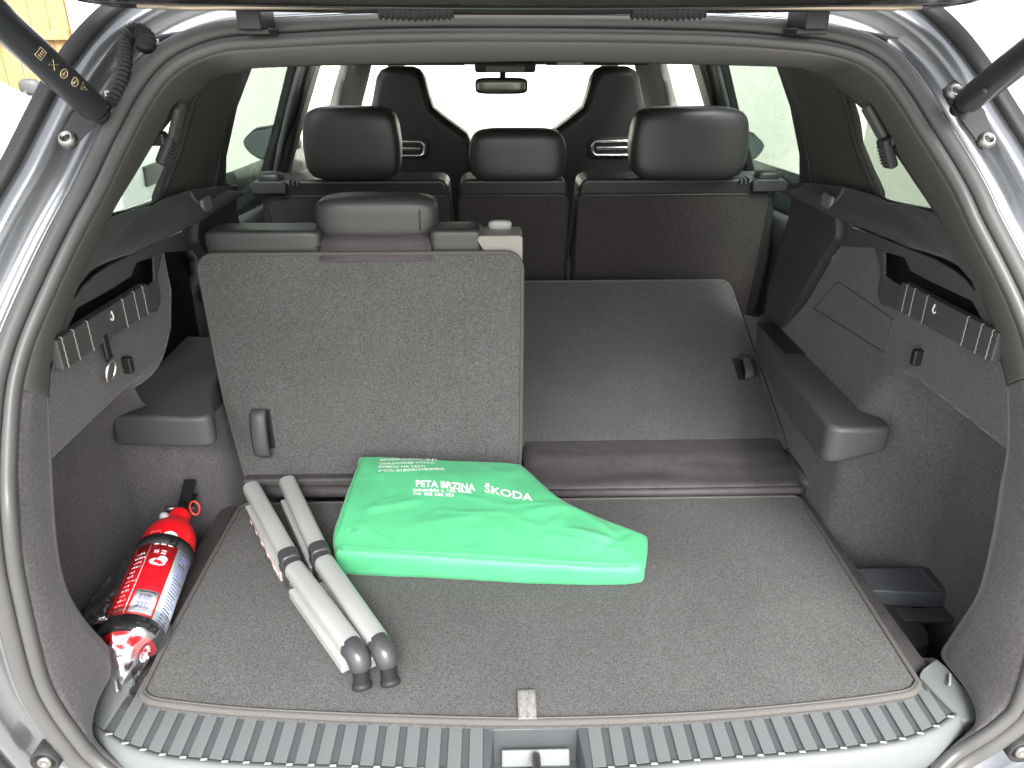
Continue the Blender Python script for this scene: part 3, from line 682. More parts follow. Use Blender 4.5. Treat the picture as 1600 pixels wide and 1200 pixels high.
# second row
def seat2(x0, x1, label, hx0, hx1, hz, corner):
    q = seat_empty('second_row_seat', ((x0 + x1) / 2, 1.2, 0), label)
    ms = lambda u, v, w: (u, 1.15 + w + (.50 - v) * .18, v)
    k = .045 if corner else 0
    prism('backrest', [(x0, -.10), (x1, -.10)] + [(x1 + (.012 if corner > 0 else 0), .30)] + [(x1 - .012, .494), (x1 - .025, .508), (x0 + .025, .508), (x0 + .012, .494)] + [(x0 - (.012 if corner < 0 else 0), .30)], ms, .006, .13, 'leather', q, .014, 4)
    a, b = x0 + .010 + (.012 if corner < 0 else 0), x1 - .010 - (.012 if corner > 0 else 0)
    prism('back_panel', roundpoly(a, b, -.08, .468, .014, 4, .002), ms, .000, .010, 'backfelt', q, .003, 3)
    tube('panel_piping', [Vector(ms(u, v, .001)) for u, v in ((a, -.08), (a, .20), (a, .455), (a + .012, .468), (b - .012, .468), (b, .455), (b, .2), (b, -.08))], .003, 'leather', q, 8)
    hc = (hx0 + hx1) / 2; hw = hx1 - hx0; z0, z1 = hz
    cushion('headrest', (hc, 1.165, (z0 + z1) / 2), (hw, .10, z1 - z0), 'leather', q, p=5.5, puff=lambda c: (c.x * (1 - .07 * max(0, c.z) - .04 * max(0, -c.z)), c.y, c.z))
    for sx in (-1, 1): tube('headrest_post', [(hc + sx * hw * .26, 1.20, z0 - .04), (hc + sx * hw * .26, 1.20, z0 + .03)], .006, 'black', q, 10)
    if corner:
        cx = (x1 - .035) if corner > 0 else (x0 + .035)
        cushion('release_knob', (cx, 1.17, .512), (.060, .05, .030), 'black', q, p=3.4)
        prism('knob_housing', [(cx - .042, .478), (cx + .042, .478), (cx + .044, .500), (cx + .034, .508), (cx - .034, .508), (cx - .044, .500)], lambda u, v, w: (u, w, v), 1.135, 1.20, 'leather', q, .003)
        for k in range(3): box('knob_rib', (cx - corner * (.052 + .010 * k), 1.16, .505 - .002 * k), (.004, .045, .012), 'plastic_mid', q, .0015, 2)
    return q
seat2(-.638, -.150, 'left second-row backrest with a wide black headrest, behind the upright seat', -.508, -.272, (.510, .680), -1)
seat2(-.145, .150, 'narrow middle second-row backrest with a small low headrest', -.108, .133, (.506, .628), 0)
q = seat2(.158, .680, 'right second-row backrest with a wide black headrest and felt back', .288, .580, (.507, .678), 1)
for x in (-.147, .154): pass
bk = box('belt_buckle', (-.128, 1.145, .375), (.030, .02, .035), 'black', car, .003)
box('buckle_lip', (-.128, 1.132, .362), (.026, .006, .004), 'pale_plastic', bk, .001)

# front seats
def front_seat(cx, label):
    q = seat_empty('front_seat', (cx, 2.05, 0), label)
    h = [(-.215, -.2), (-.250, .40), (-.246, .48), (-.225, .522), (-.150, .575), (-.108, .61), (-.096, .65), (-.082, .705), (-.065, .730), (-.040, .740)]
    P = [(cx + x, z) for x, z in h] + [(cx - x, z) for x, z in h[::-1]]
    prism('backrest', P, XZ, 2.0, 2.13, 'leather', q, .03, 5)
    rg = roundpoly(cx - .075, cx + .075, .452, .500, .018)
    prism('trim_recess', roundpoly(cx - .090, cx + .090, .440, .512, .022), XZ, 1.992, 2.01, 'black', q, .004)
    tube('chrome_trim', [Vector((x, 1.989, z)) for x, z in rg], .0055, 'chrome', q, 8, True)
    box('chrome_trim', (cx, 1.990, .476), (.12, .006, .010), 'chrome', q, .002)
front_seat(-.362, 'left front sports seat with an integrated headrest')
front_seat(.378, 'right front sports seat with an integrated headrest')

# ================================================================== CABIN SHELL
# roof, headlining, floor, flanks, doors
def roofz(y): return interp([(.30, .86), (1.0, .885), (1.8, .875), (2.6, .80), (2.75, .775)], y)
rows = []
for y in [.33, .45, .7, 1.0, 1.4, 1.8, 2.2, 2.5, 2.68]:
    z = roofz(y); rows.append([Vector((x, y, z - .03 * (abs(x) / .5) ** 3)) for x in [-.50 + .1 * k for k in range(11)]])
loft('roof', rows, 'paint', car, .004)
rows = [[Vector((v.x * .96, v.y + .06, max(v.z - .03, .82) if v.y < 2.0 else v.z - .045)) for v in r] for r in rows]
loft('headlining', rows, 'headlining', car, .004, flip=True)
for s in (-1, 1):
    pts = [(-.05, .55), (.25, .56), (2.9, .42), (3.0, -.5), (-.05, -.5)]
    skin('body_side', [(.00, -.5), (3.9, -.5), (3.9, .25), (2.75, .42), (.9, .50), (.30, .53), (.12, .40)], lambda y, z, s=s: (s * (.80 + .03 * math.sin(max(0, z + .3))), y, z), .3, .2, 'paint', car, .01, flip=True)
    skin('roof_rail', [(.50, .80), (2.6, .74), (2.6, .80), (.50, .84)], lambda y, z, s=s: (s * (Xg(z) if y > .9 else Xs(z) + .05), y, z), .1, .03, 'plastic', car, .012)
    # rear door: window, trims
    def on(y, z, dx=0): return (s * (Xg(z) + dx), y, z)
    dw = skin('rear_door_window', [(.92, .40), (1.62, .38), (1.50, .79), (.90, .79)], lambda y, z, s=s: (s * (Xg(z) + .01), y, z), .1, .1, 'glass', car, .003)
    skin('front_door_window', [(1.72, .38), (2.45, .36), (2.45, .70), (2.35, .78), (1.72, .78)], lambda y, z, s=s: (s * (Xg(z) + .01), y, z), .1, .1, 'clear', car, .003)
    top = lambda z: s * Xg(z)
    # B pillar with belt height slot
    bp = skin('centre_pillar', [(1.50, .36), (1.78, .36), (1.74, .60), (1.72, .80), (1.42, .80), (1.47, .60)], lambda y, z, s=s: (s * (Xg(z) - .008), y, z), .05, .05, 'black', car, .03)
    tube('pillar_seal', [Vector(on(y, z, -.012)) for y, z in ((1.50, .38), (1.475, .55), (1.435, .68), (1.405, .79))], .008, 'rubber_lip', bp, 8)
    tube('pillar_seal', [Vector(on(y, z, -.014)) for y, z in ((1.62, .38), (1.60, .60), (1.57, .79))], .006, 'plastic_mid', bp, 8)
    # A pillar
    skin('windscreen_pillar', [(2.30, .34), (2.55, .34), (2.72, .36), (2.66, .56), (2.56, .72), (2.50, .80), (2.24, .80), (2.32, .60)], lambda y, z, s=s: (s * (Xg(z) - .004 - .05 * sm((y - 2.3) / .3)), y, z), .05, .05, 'headlining', car, .03)
    # door trims under the windows
    dt = skin('rear_door_trim', [(.85, .10), (1.55, .10), (1.55, .400), (1.1, .418), (.86, .43)], lambda y, z, s=s: (s * (.715 - .03 * sm((z - .30) / .05) * sm((.43 - z) / .03) + .0), y, z), .06, .02, 'plastic_mid', car, .03)
    tube('door_strip', [(s * .690, .90, .385), (s * .690, 1.2, .365), (s * .688, 1.5, .345)], .004, 'chrome', dt, 8)
    skin('front_door_trim', [(1.55, -.1), (2.6, -.1), (2.6, .36), (1.55, .395)], lambda y, z, s=s: (s * .715, y, z), .1, .05, 'plastic', car, .03)
    # door mirrors
    c = U(*((1163, 226) if s > 0 else (412, 220)), Y=2.32)
    cx = s * (abs(c.x) if s > 0 else abs(c.x))
    mo = [(-.085, .0), (-.03, .045), (.10, .065), (.14, -.02), (.10, -.065), (-.02, -.072), (-.065, -.045)]
    mm = prism('door_mirror', [(c.x - s * u, c.z + v) for u, v in mo], XZ, 2.30, 2.40, 'black', car, .022, 4)
    prism('mirror_glass', [(c.x - s * u * .86, c.z + v * .84) for u, v in mo], XZ, 2.294, 2.303, mat('mirror_silver', (.10, .12, .12), .3, .5), mm, .002)
box('cabin_floor', (0, 1.75, -.30), (1.4, 2.5, .04), 'black', car, .005)
box('boot_well', (0, .22, -.30), (1.22, .50, .04), 'black', car, .005)
box('rear_panel', (0, -.045, -.30), (1.3, .03, .40), 'paint', car, .005)
# windscreen, header, console, mirror
rows = [[Vector((x, 2.66 + .55 * (.76 - z) / .5 - .12 * (x / .7) ** 2, z)) for x in [-.72 + .144 * k for k in range(11)]] for z in (.775, .6, .4, .22)]
loft('windscreen', rows, 'clear', car, .004)
rows = [[Vector((x, y - .08 * (x / .6) ** 2, z)) for x in [-.60 + .12 * k for k in range(11)]] for y, z in ((2.44, .755), (2.50, .742), (2.60, .742), (2.66, .77))]
loft('windscreen_header', rows, 'plastic', car, .01)
for x0, x1 in ((-.56, -.15), (.16, .56)):
    vz = box('sun_visor', ((x0 + x1) / 2, 2.46, .742), (x1 - x0, .13, .018), 'plastic', car, .006, 3)
box('visor_label', (.255, 2.392, .739), (.10, .004, .011), 'label', vz, .001)
oc = box('overhead_console', (.004, 2.44, .728), (.235, .16, .040), 'plastic_mid', car, .012, 4)
box('console_lamp', (.004, 2.358, .722), (.15, .006, .022), 'pale_plastic', oc, .003)
rm = cushion('rear_view_mirror', (-.010, 2.48, .655), (.21, .04, .062), 'plastic', car, p=5)
cushion('mirror_face', (-.010, 2.468, .655), (.192, .03, .048), mat('mirror_face', (.34, .37, .29), .2, .4), rm, p=5)
tube('mirror_stem', [(-.005, 2.49, .67), (-.003, 2.52, .72)], .012, 'black', rm, 10)
# dashboard
prism('dashboard', [(-.70, .05), (.70, .05), (.70, .26), (.45, .30), (-.1, .29), (-.3, .33), (-.5, .32), (-.70, .26)], XZ, 2.72, 3.15, 'black', car, .03, 4)
# bonnet
rows = [[Vector((x, y, z - .05 * (x / .8) ** 2)) for x in [-.78 + .156 * k for k in range(11)]] for y, z in ((3.15, .20), (3.5, .17), (3.9, .08), (4.02, -.05), (4.05, -.5))]
loft('bonnet', rows, 'paint', car, .01)
for (x, y) in ((-.78, .55), (.78, .55), (-.78, 3.3), (.78, 3.3)):
    wh = lathe('wheel', (x - .11, y, -.40), (x + .11, y, -.40), [(0, .2), (0, .32), (.03, .345), (.19, .345), (.22, .32), (.22, .2)], 'black_rubber', car, up=Vector((0, 1, 0)))
    lathe('rim', (x - .113, y, -.40), (x + .113, y, -.40), [(0, .06), (0, .22), (.226, .22), (.226, .06)], 'bolt', wh, up=Vector((0, 1, 0)))

# ================================================================== TAILGATE, STRUTS, HOSE
def tg(x):
    e = max(0, (abs(x) - .47) / .13); return .026 * e * e
prof = [(.300, .892), (.262, .874), (.240, .862), (.232, .8555), (.224, .8545), (.216, .858), (.208, .866), (.198, .868), (.190, .862), (.182, .860), (.172, .866), (.10, .905), (-.20, 1.04), (-.70, 1.24), (-1.15, 1.36), (-1.17, 1.40), (-.7, 1.31), (-.1, 1.12), (.18, .965), (.28, .925), (.300, .892)]
rows = [[Vector((x, y, z + tg(x) + .010 * (x / .6) ** 2 * (y > .1))) for x in [-.66 + .033 * k for k in range(41)]] for y, z in prof]
tgo = loft('tailgate', rows, mat('gloss_black_trim', (.02, .019, .018), .18, 0, .5, coat=.3), car, 0, flip=True)
rows = [[Vector((x, y, z + tg(x) + .010 * (x / .6) ** 2)) for x in [-.62 + .031 * k for k in range(41)]] for y, z in ((.205, .8655), (.200, .8615), (.193, .8605), (.188, .863))]
loft('tailgate_flange', rows, 'paint', tgo, .002, flip=True)
for px in (400, 1262):
    c = U(px, 30, Y=.29)
    box('tailgate_hinge', c + Vector((0, 0, .004)), (.030, .07, .034), 'black', tgo, .004, 3)
    box('hinge_foot', c + Vector((0, .004, -.014)), (.040, .05, .008), 'black', tgo, .002)
for px in (650, 1045):
    c = U(px, 13, Y=.222); bm = bmesh.new()
    path = [c + Vector((x, .002, .04 * abs(x))) for x in [-.044 + .00176 * k for k in range(51)]]
    add_tube(bm, path, lambda t: .0130 + .0016 * math.sin(t * 6.28318 * 13), 10)
    bmesh.ops.recalc_face_normals(bm, faces=bm.faces[:]); link('wiring_bellows', bm, 'black_rubber', tgo)
tube('reflection_line', [U(x, y, Y=.20) for x, y in ((215, 8), (300, 12), (390, 10), (600, 9), (830, 8), (1060, 9), (1270, 11), (1400, 12), (1440, 10))], .0035, mat('painted_reflection_beige', (.36, .30, .24), .3, .5), tgo, 8)  # beige tube: warm ground reflected in the tailgate lip, put in as colour
prism('tailgate_spoiler_end', [(-.1, 0), (.1, 0), (.1, .01), (-.1, .01)], lambda u, v, w: (u, w, .875 + v), .26, .29, 'black', tgo, .002)

def strut(pa, pb, r, s, lab):
    t, u, v = axis_frame(pa, pb); L = (pb - pa).length; e = pb + t * .55
    o = lathe('gas_strut', pa, e, [(0, r * .55), (.012, r * .6), (.014, r * .93), (.018, r), ((e - pa).length - .02, r), ((e - pa).length, r * .9)], 'strut', car, 32, label=lab)
    lathe('strut_socket', pa - t * .028, pa, [(0, .006), (.006, .010), (.026, .011), (.034, .009)], 'black', o, 20)
    return o, t
pa = O(168, 175) + Vector((0, -.022, 0)); pb = U(0, 32, Y=.085)
so, tt = strut(pa, pb, .0178, -1, 'thick black left gas strut with a row of printed safety symbols')
# five small symbols printed along the strut
view = None
def on_strut(px, py): 
    d = ray(px, py); ax = tt; w0 = CP - pa
    # nearest hit with the cylinder
    dd = d - ax * d.dot(ax); ww = w0 - ax * w0.dot(ax)
    A = dd.dot(dd); B = 2 * dd.dot(ww); Cc = ww.dot(ww) - .0178 ** 2; D = B * B - 4 * A * Cc
    if D < 0: return None
    tq = (-B - math.sqrt(D)) / (2 * A); p = CP + d * tq
    n = (p - pa) - ax * (p - pa).dot(ax); return p, n.normalized()
def symbol(px, py, kind):
    h = on_strut(px, py)
    if not h: return
    p, n = h; ex = (-tt).normalized(); ey = n.cross(ex); r = .0052; bm = bmesh.new()
    def P(a, b): return pa + Vector() if False else p + ex * a * r + (math.cos(b * r / .0178) - 1) * n * .0178 + math.sin(b * r / .0178) * ey * .0178 + n * .0004
    def bar(pts, closed=False): add_tube(bm, [P(*q) for q in pts], .00055, 5, closed)
    if kind == 0: bar([(-1, -1), (1, -1), (1, 1), (-1, 1)], True); bar([(-.4, -.5), (.5, -.5)]); bar([(-.4, 0), (.5, 0)]); bar([(-.4, .5), (.5, .5)])
    if kind == 1: bar([(-1, -.8), (-1, .8), (1, -.8), (1, .8)], True)
    if kind in (2, 3):
        bar([(math.cos(a), math.sin(a)) for a in [R(30 * k) for k in range(12)]], True)
        bar([(-.5, -.2), (.5, -.2)] if kind == 2 else [(-.7, -.7), (.7, .7)]); bar([(0, -.6), (0, .6)])
    if kind == 4: bar([(-1, -.9), (-1, .9), (1, 0)], True); bar([(-.5, 0), (.3, 0)])
    link('printed_symbol', bm, 'cream', so)
for i, p in enumerate(((64, 84), (84, 101), (100, 115), (117, 128), (132, 137))): symbol(*p, i)
pa2 = O(1492, 160) + Vector((0, -.022, 0)); pb2 = U(1600, 88, Y=.11)
so2, t2 = strut(pa2, pb2, .0170, 1, 'black right gas strut with small round fittings')
for f_, dz in ((.35, .006), (.6, -.004), (.8, .007)):
    c = pa2.lerp(pb2, f_); vv = (CP - c); vv = (vv - t2 * vv.dot(t2)).normalized()
    lathe('strut_dot', c + vv * .0155 + Vector((0, 0, dz)), c + vv * .0185 + Vector((0, 0, dz)), [(0, .0035), (.0028, .0035), (.003, .001)], 'rubber', so2, 12)
# strut brackets and bolts on the gutter
def bracket(px_poly, bolts, lab):
    P = [O(*p) + Vector((0, -.012, .004)) for p in px_poly]; bm = bmesh.new()
    a = [bm.verts.new(p) for p in P]; b = [bm.verts.new(p + Vector((0, .012, .004))) for p in P]; n = len(P)
    bm.faces.new(a); bm.faces.new(b[::-1])
    for i in range(n): bm.faces.new((a[i], b[i], b[(i + 1) % n], a[(i + 1) % n]))
    bmesh.ops.recalc_face_normals(bm, faces=bm.faces[:])
    o = link('strut_bracket', bm, 'black', car, True, lab, bevel=.002, seg=2)
    for p in bolts:
        c = O(*p) + Vector((0, -.014, .004)); n_ = Vector((0, -.8, .6)).normalized()
        b_ = lathe('bolt', c - n_ * .006, c + n_ * .006, [(0, .0115), (.006, .0115), (.009, .0100), (.011, .0085), (.0115, .0060), (.006, .0052)], 'bolt', o, 20)
        lathe('bolt_socket', c, c + n_ * .004, [(0, .0050), (.0022, .0050), (.0024, .002)], 'black', o, 6)
bracket([(122, 180), (150, 170), (178, 178), (150, 208), (125, 232), (103, 228), (104, 212)], [(115, 220)], None)
bracket([(1468, 150), (1490, 132), (1505, 165), (1530, 175), (1545, 225), (1528, 240), (1510, 215), (1478, 172)], [(1481, 147), (1531, 222)], None)
# corrugated cable hose at the upper left
hp = [O(180, 168), O(193, 142), O(202, 112), O(204, 88), O(207, 66), O(222, 56), O(236, 66), O(234, 82)]
hp = [p + Vector((0, -.014, .004)) for p in hp]; path = catmull(hp, 30); n = len(path)
bm = bmesh.new(); add_tube(bm, path, lambda t: (.0082 + (.0030 if t > .62 else 0) + .0014 * math.sin(t * 6.28318 * 30)), 12)
bmesh.ops.recalc_face_normals(bm, faces=bm.faces[:]); ch = link('cable_hose', bm, 'black_rubber', car)
# small metal brackets in the gutter
for p, sz in (((165, 150), (.014, .006, .014)),):
    box('gutter_clip', O(*p) + Vector((0, .012, 0)), sz, 'bolt', body, .003)

# ================================================================== THINGS IN THE BOOT
# ---- fire extinguisher lying in the left pocket
base = Vector((-.599, .092, .002)); neck = Vector((-.617, .385, .052))
RX = .0445; t, u, v = axis_frame(base, neck); LEN = (neck - base).length
ext = thing('fire_extinguisher', 'red fire extinguisher lying in the left side pocket, half out of a clear bag', 'fire extinguisher', (base.x, base.y, base.z - .045))
L_ = .268
prof = [(0, RX * .55), (.002, RX * .85), (.008, RX * .97), (.016, RX), (L_ - .055, RX), (L_ - .038, RX * .95), (L_ - .022, RX * .80), (L_ - .010, RX * .58), (L_, RX * .42), (L_ + .004, RX * .40), (L_ + .010, RX * .42), (L_ + .020, RX * .42), (L_ + .024, RX * .34)]
cyl = lathe('cylinder_body', base, neck, prof, 'red', ext, 48)
def cylpt(h, ang, dr=.0006): # angle measured from up axis towards +v side
    h = h * .865 if h > .04 else h - .0054 * (h / .04)
    return base + t * h + (u * math.cos(R(ang)) + v * math.sin(R(ang))) * (RX + dr)
vdir = (CP - (base + neck) / 2); vdir = (vdir - t * vdir.dot(t)).normalized()
FA = math.degrees(math.atan2(vdir.dot(v), vdir.dot(u)))   # angle facing the camera
def dirsign():
    s_ = (cylpt(.1, FA + 20) - cylpt(.1, FA)); return 1 if s_.x > 0 else -1
DS = dirsign()
def patch(name, h0, h1, a0, a1, m, parent=None, dr=.0006, n=10, nh=2):
    rows = [[cylpt(h0 + (h1 - h0) * j / nh, FA + DS * (a0 + (a1 - a0) * k / n), dr) for k in range(n + 1)] for j in range(nh + 1)]
    o = loft(name, rows, m, parent or ext, 0)
    bm = bmesh.new(); bm.from_mesh(o.data); bm.normal_update()
    f = bm.faces[:][0]
    if f.normal.dot(f.calc_center_median() + ORG[o] - base) < 0: bmesh.ops.reverse_faces(bm, faces=bm.faces[:])
    bm.to_mesh(o.data); bm.free(); mods(o, solid=.0004, off=-1, wn=False); return o
lb = patch('label', .038, .205, -62, 22, 'red_label')
lw = patch('side_label', .026, .205, 24, 78, 'label_blue')
patch('label_rule', .04, .204, -33.5, -32, 'white', lb, .0010)
patch('label_rule', .026, .205, 22, 25, 'white', lb, .0009)
bc = patch('barcode_patch', .042, .092, -26, 18, 'label', lb, .0010)
for j in range(2):
    for k in range(11):
        patch('barcode_bar', .052 + .017 * j, .066 + .017 * j, -17 + k * 2.2, -17 + k * 2.2 + (1.4 if k % 3 else .7), 'ink', lb, .0013, 1, 1)
patch('barcode_line', .086, .0885, -18, 12, 'dark_ink', lb, .0013, 4, 1)
for k in range(24):
    h = .034 + .0068 * k; w_ = random.uniform(14, 32)
    patch('print_line', h, h + .0022, 34, 34 + w_, 'ink' if k % 5 else 'dark_ink', lw, .0010, 4, 1)
for k in range(13):
    h = .046 + .011 * k; a0 = -58; n_ = random.randint(3, 5)
    for j in range(n_):
        patch('print_line', h, h + random.uniform(.003, .0055), a0 + j * 5, a0 + j * 5 + random.uniform(2.5, 4), 'pink' if random.random() < .4 else 'white', lb, .0010, 1, 1)
# round white mark with arrow ring
def disc(h, a, rh, ra, m, nm, dr=.0010, half=False):
    bm = bmesh.new(); vs = []
    for k in range(20):
        an = 6.28318 * k / 20 if not half else math.pi * k / 19
        vs.append(bm.verts.new(cylpt(h + rh * math.sin(an), FA + DS * (a + ra * math.cos(an)), dr)))
    bm.faces.new(vs); bm.normal_update()
    if bm.faces[:][0].normal.dot(cylpt(h, FA + DS * a) - (base + t * h)) < 0: bmesh.ops.reverse_faces(bm, faces=bm.faces[:])
    return link(nm, bm, m, lb, solid=.0003)
disc(.158, -8, .0085, 16, 'white', 'emblem'); disc(.166, 0, .0075, 9, 'white', 'emblem', .0012); disc(.158, -8, .0035, 8, 'red_label', 'emblem', .0014)
for k in range(6): patch('print_line', .178 + .0036 * (k % 3), .1802 + .0036 * (k % 3), -22 + 14 * (k // 3), -12 + 14 * (k // 3), 'white' if k % 2 else 'pink', lb, .0010, 3, 1)
for k in range(3): patch('print_line', .200, .2032, -28 + 14 * k, -18 + 14 * k, 'white', lb, .0010, 3, 1)
# pressure sticker above the strap and outlined box
bmk = bmesh.new()
def shoulder(h, a, dr=.0008):
    h = h * .905; r = interp([(L_ - .055, RX), (L_ - .038, RX * .95), (L_ - .022, RX * .80), (L_ - .010, RX * .58)], h)
    return base + t * h + (u * math.cos(R(FA + DS * a)) + v * math.sin(R(FA + DS * a))) * (r + dr)
bmk.faces.new([bmk.verts.new(shoulder(.2145 + .0115 * math.sin(math.pi * k / 12), -3 - 15 * math.cos(math.pi * k / 12) * -1, .0012)) for k in range(13)])
link('gauge_sticker', bmk, 'label', lb, solid=.0003)
bmk = bmesh.new(); add_tube(bmk, [shoulder(h, a) for h, a in ((.216, -46), (.216, -24), (.226, -24), (.226, -46))], .0006, 5, True); link('outlined_mark', bmk, 'pink', lb)
# retaining straps
for h in (.187, .018):
    wdt = .011 if h > .1 else .013
    pr = [(h - wdt, RX), (h - wdt, RX + .0022), (h, RX + .003), (h + wdt, RX + .0022), (h + wdt, RX)] if h < .1 else [(h - .011, RX - .001), (h - .011, RX + .0028), (h + .009, RX + .0028), (h + .009, RX - .002)]
    lathe('strap_ring', base, neck, pr, 'black_rubber', ext, 48)
box('strap_buckle', cylpt(.209, FA + DS * 8, .002), (.012, .012, .012), 'black', ext, .002, rot=Matrix((v, t, u)).transposed())
top_ = base + t * (L_ + .024)
val = lathe('valve_block', top_ - t * .004, top_ + t * .03, [(0, .012), (.010, .013), (.012, .010), (.030, .010), (.034, .006)], 'black', ext, 16)
box('valve_lever', top_ + t * .046 + u * .006, (.020, .060, .009), 'black', val, .0015, rot=Matrix((v, t, u)).transposed() @ Matrix.Rotation(R(12), 3, 'X'))
box('valve_lever', top_ + t * .040 - u * .012, (.020, .052, .007), 'black', val, .0015, rot=Matrix((v, t, u)).transposed() @ Matrix.Rotation(R(-8), 3, 'X'))
tube('hose_stub', [top_ + t * .012 - v * .0, top_ + t * .014 - Vector((.022, 0, 0)), top_ + t * .010 - Vector((.030, 0, .0))], .0055, 'bolt', val, 10)
lathe('pressure_gauge', top_ - t * .012 - Vector((.027, 0, .0)), top_ - t * .012 - Vector((.027, 0, .0)) + vdir * .01, [(0, .008), (.008, .008), (.010, .006)], 'label', val, 20)
rc_ = top_ + t * .012 + Vector((.024, -.004, .004)); sx = Vector((1, 0, 0))
box('pin', top_ + t * .014 + Vector((.012, 0, 0)), (.018, .004, .004), 'bolt', val, .001)
tube('safety_pin_ring', [rc_ + sx * .0085 * math.cos(a) + Vector((0, .10, .99)) * .0135 * math.sin(a) for a in [6.28318 * k / 24 for k in range(24)]], .0016, mat('orange_red_plastic', (.80, .07, .05), .35), ext, 8, True)

# ---- clear plastic bag round the foot of the extinguisher
bagp = thing('plastic_bag', 'crumpled clear plastic bag around the foot of the red fire extinguisher', 'bag', (base.x, base.y - .03, -.06))
def crumple(name, fn, nu, nv, amp, seed):
    rows = []
    for i in range(nu + 1):
        row = []
        for j in range(nv + 1):
            p = Vector(fn(i / nu, j / nv)); q = p * 22 + Vector((seed, 0, 0))
            d = noise.noise_vector(q) * amp + noise.noise_vector(q * 2.7) * amp * .45
            q2 = abs(noise.noise(p * 38 + Vector((seed, 3, 0))))
            row.append(p + d + Vector((0, -.3, .8)) * (.35 - q2) * amp * .9)
        rows.append(row)
    o = loft(name, rows, 'film', bagp, 0); 
    for f in o.data.polygons: f.use_smooth = (seed % 2 == 0)
    return o
def sleeve(a, b):
    ang = a * 6.28318; h = -.060 + b * .100; taper = interp([(-.06, .35), (-.02, .85), (.0, 1.12), (.07, 1.10)], h)
    return base + t * h + (u * math.cos(ang) + v * math.sin(ang)) * RX * taper * 1.04
crumple('bag_sleeve', sleeve, 60, 34, .0075, 2)
lsd = base - Vector((.035, 0, 0))
def flapf(a, b):  # loose tail lying to the left of the cylinder
    return Vector((base.x - .030 - .065 * a, base.y + .03 + .15 * b - .03 * a, .020 + .016 * math.sin(a * 5) + .012 * b))
crumple('bag_tail', flapf, 26, 34, .012, 5)
def flapg(a, b):
    return Vector((base.x - .045 + .085 * a, base.y - .075 + .075 * b, -.018 + .030 * b + .012 * math.sin(a * 7)))
crumple('bag_mouth', flapg, 30, 26, .010, 9)

